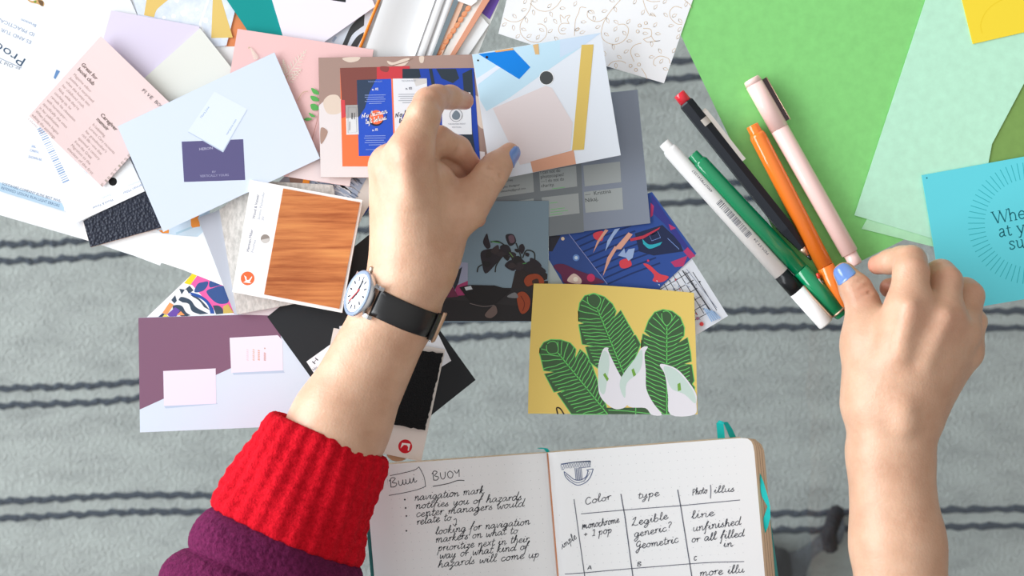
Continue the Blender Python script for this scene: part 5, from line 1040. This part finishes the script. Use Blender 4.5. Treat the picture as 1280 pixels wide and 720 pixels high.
sleeve('sleeve', person, sp, [(6, -4), (3, -2), (1, 0), (2.5, 1.5)] + [(4 + k * (Dn[-1] - 5) / 39, 1 + 3 * abs(math.sin(k * .33)) ** .7) for k in range(40)] + [(Dn[-1], -8), (Dn[-1] + .1, -32)], PUR, jitter=.5, seed=12)['label'] = 'plum knitted sleeve'

# wristwatch
wc = Vector(M(*WR)) * .001 + Vector((0, 0, TABLE)); ax_ = (Vector(M(512, 349, 43)) - Vector(M(480, 421, 41))).normalized()
pl = Vector((-ax_.y, ax_.x, 0)).normalized(); pl = (pl - ax_ * pl.dot(ax_)).normalized(); up_ = ax_.cross(pl); up_ = up_ if up_.z > 0 else -up_
TH = math.radians(57); nd = (up_ * math.cos(TH) + pl * math.sin(TH)).normalized(); mm_ = (up_ * math.sin(TH) - pl * math.cos(TH)).normalized()   # mm_: over the top of the wrist
RW = .0232
ww = thing('wristwatch', 'silver wristwatch with a white dial and shiny black leather strap on the wrist', 'watch', wc)
cc = wc + nd * .0255
SIL = mat((214, 214, 216), .16, .6, 'metal', metal=1)
def ring(name, prof, m, c=cc, n=64, mb=None, cap=True):
    k = mb or MB(); rows = [[c + nd * h * .001 + (ax_ * math.cos(a) + mm_ * math.sin(a)) * r * .001 for a in [i * 2 * math.pi / n for i in range(n)]] for r, h in prof]
    v, f = grid(rows, closed_u=True)
    if cap: f = f + [tuple(range(n)), tuple(range((len(rows) - 1) * n, len(rows) * n))]
    k.add(v, f, m, True)
    if mb is None: return k.build(name, ww)
ring('case', [(11.0, -3.6), (12.6, -3.2), (13.2, -1.5), (13.2, 1.0), (11.2, 1.2)], SIL)
ring('bezel', [(13.2, 1.0), (13.2, 1.5), (12.8, 1.9), (12.1, 2.0), (11.3, 1.85), (11.0, 1.5)], mat((128, 146, 172), .25, .6, 'plain'), cap=False)
dl = MB(); ring('', [(11.1, 1.5), (.1, 1.55)], mat((222, 226, 234), .6, .2, 'plain'), mb=dl)
def dline(ang, r0, r1, w, c, h):
    dv = ax_ * math.cos(ang) - mm_ * math.sin(ang) ; pv = nd.cross(dv); b_ = cc + nd * h * .001
    return [b_ + dv * r0 * .001 + pv * w * .0005, b_ + dv * r1 * .001 + pv * w * .0005, b_ + dv * r1 * .001 - pv * w * .0005, b_ + dv * r0 * .001 - pv * w * .0005]
DK = mat((34, 38, 48), .5, .2, 'plain')
for k in range(12): dl.add(dline(k * math.pi / 6, 7.0, 9.7, .9, None, 1.70), [(0, 1, 2, 3)], DK)
dl.build('dial', ww)
def hand_(name, ang, r0, r1, w, m, h):
    mb = MB(); q = dline(ang, r0, r1, w, None, h); mb.add(q + [z - nd * .0002 for z in q], [(0, 1, 2, 3), (4, 5, 6, 7), (0, 1, 5, 4), (1, 2, 6, 5), (2, 3, 7, 6), (3, 0, 4, 7)], m); mb.build(name, ww)
hand_('minute_hand', math.radians(-6), -1.5, 7.6, 1.1, DK, 1.95); hand_('hour_hand', math.radians(150), -1.5, 4.8, 1.3, DK, 1.85); hand_('second_hand', math.radians(146), -3, 7.6, .7, mat((214, 60, 60), .4), 2.15)
mb = MB(); lathe(mb, cc + ax_ * .0130 - nd * .001, cc + ax_ * .0165 - nd * .001, [(0, 1.0), (.6, 1.0), (.7, 1.7), (3.2, 1.7), (3.5, 1.3)], mat((196, 176, 160), .3, .5, 'metal', metal=1)); mb.build('crown', ww)
for sg in (1, -1):
    mb = MB()
    for e in (1, -1):
        v, f = boxv(cc + ax_ * .0085 * e + mm_ * .0135 * sg - nd * .0028, ax_ * .0011, mm_ * .0032, nd * .0013); mb.add(v, f, SIL)
    mb.build('lug', ww)
STR = mat((12, 13, 17), .3, .6, 'plain')
def strap(name, a0, a1, w0, w1, dr=0, th=.0018):
    mb = MB(); rows = []; n = 30
    for k in range(n + 1):
        a = a0 + (a1 - a0) * k / n; w = w0 + (w1 - w0) * k / n; rd = nd * math.cos(a) + mm_ * math.sin(a)
        rI, rO = RW + dr, RW + dr + th
        rows.append([wc + rd * r + ax_ * w * x * .001 for x, r in ((-.5, rI), (-.5, rO - .0004), (-.46, rO), (-.2, rO + .0003), (.2, rO + .0003), (.46, rO), (.5, rO - .0004), (.5, rI))])
    v, f = grid(rows, closed_u=True); f += [tuple(range(8)), tuple(range(n * 8, n * 8 + 8))]; mb.add(v, f, STR, True); return recalc(mb.build(name, ww))
D_ = math.radians
strap('strap', D_(30), D_(158), 15.5, 14, 0); strap('strap', D_(-30), D_(-205), 15.5, 14, 0)
strap('keeper', D_(120), D_(128), 16, 16, .0018, .0012)
a = D_(142); rd = nd * math.cos(a) + mm_ * math.sin(a); tg = -nd * math.sin(a) + mm_ * math.cos(a); bc = wc + rd * (RW + .0026)
mb = MB(); pts = [bc + ax_ * x * .001 + tg * y * .001 for x, y in ((-8.6, -3), (-8.6, 3), (8.6, 3), (8.6, -3), (-8.6, -3))]; tube(mb, pts, .0008, GOLDM, 8); mb.build('buckle', ww)
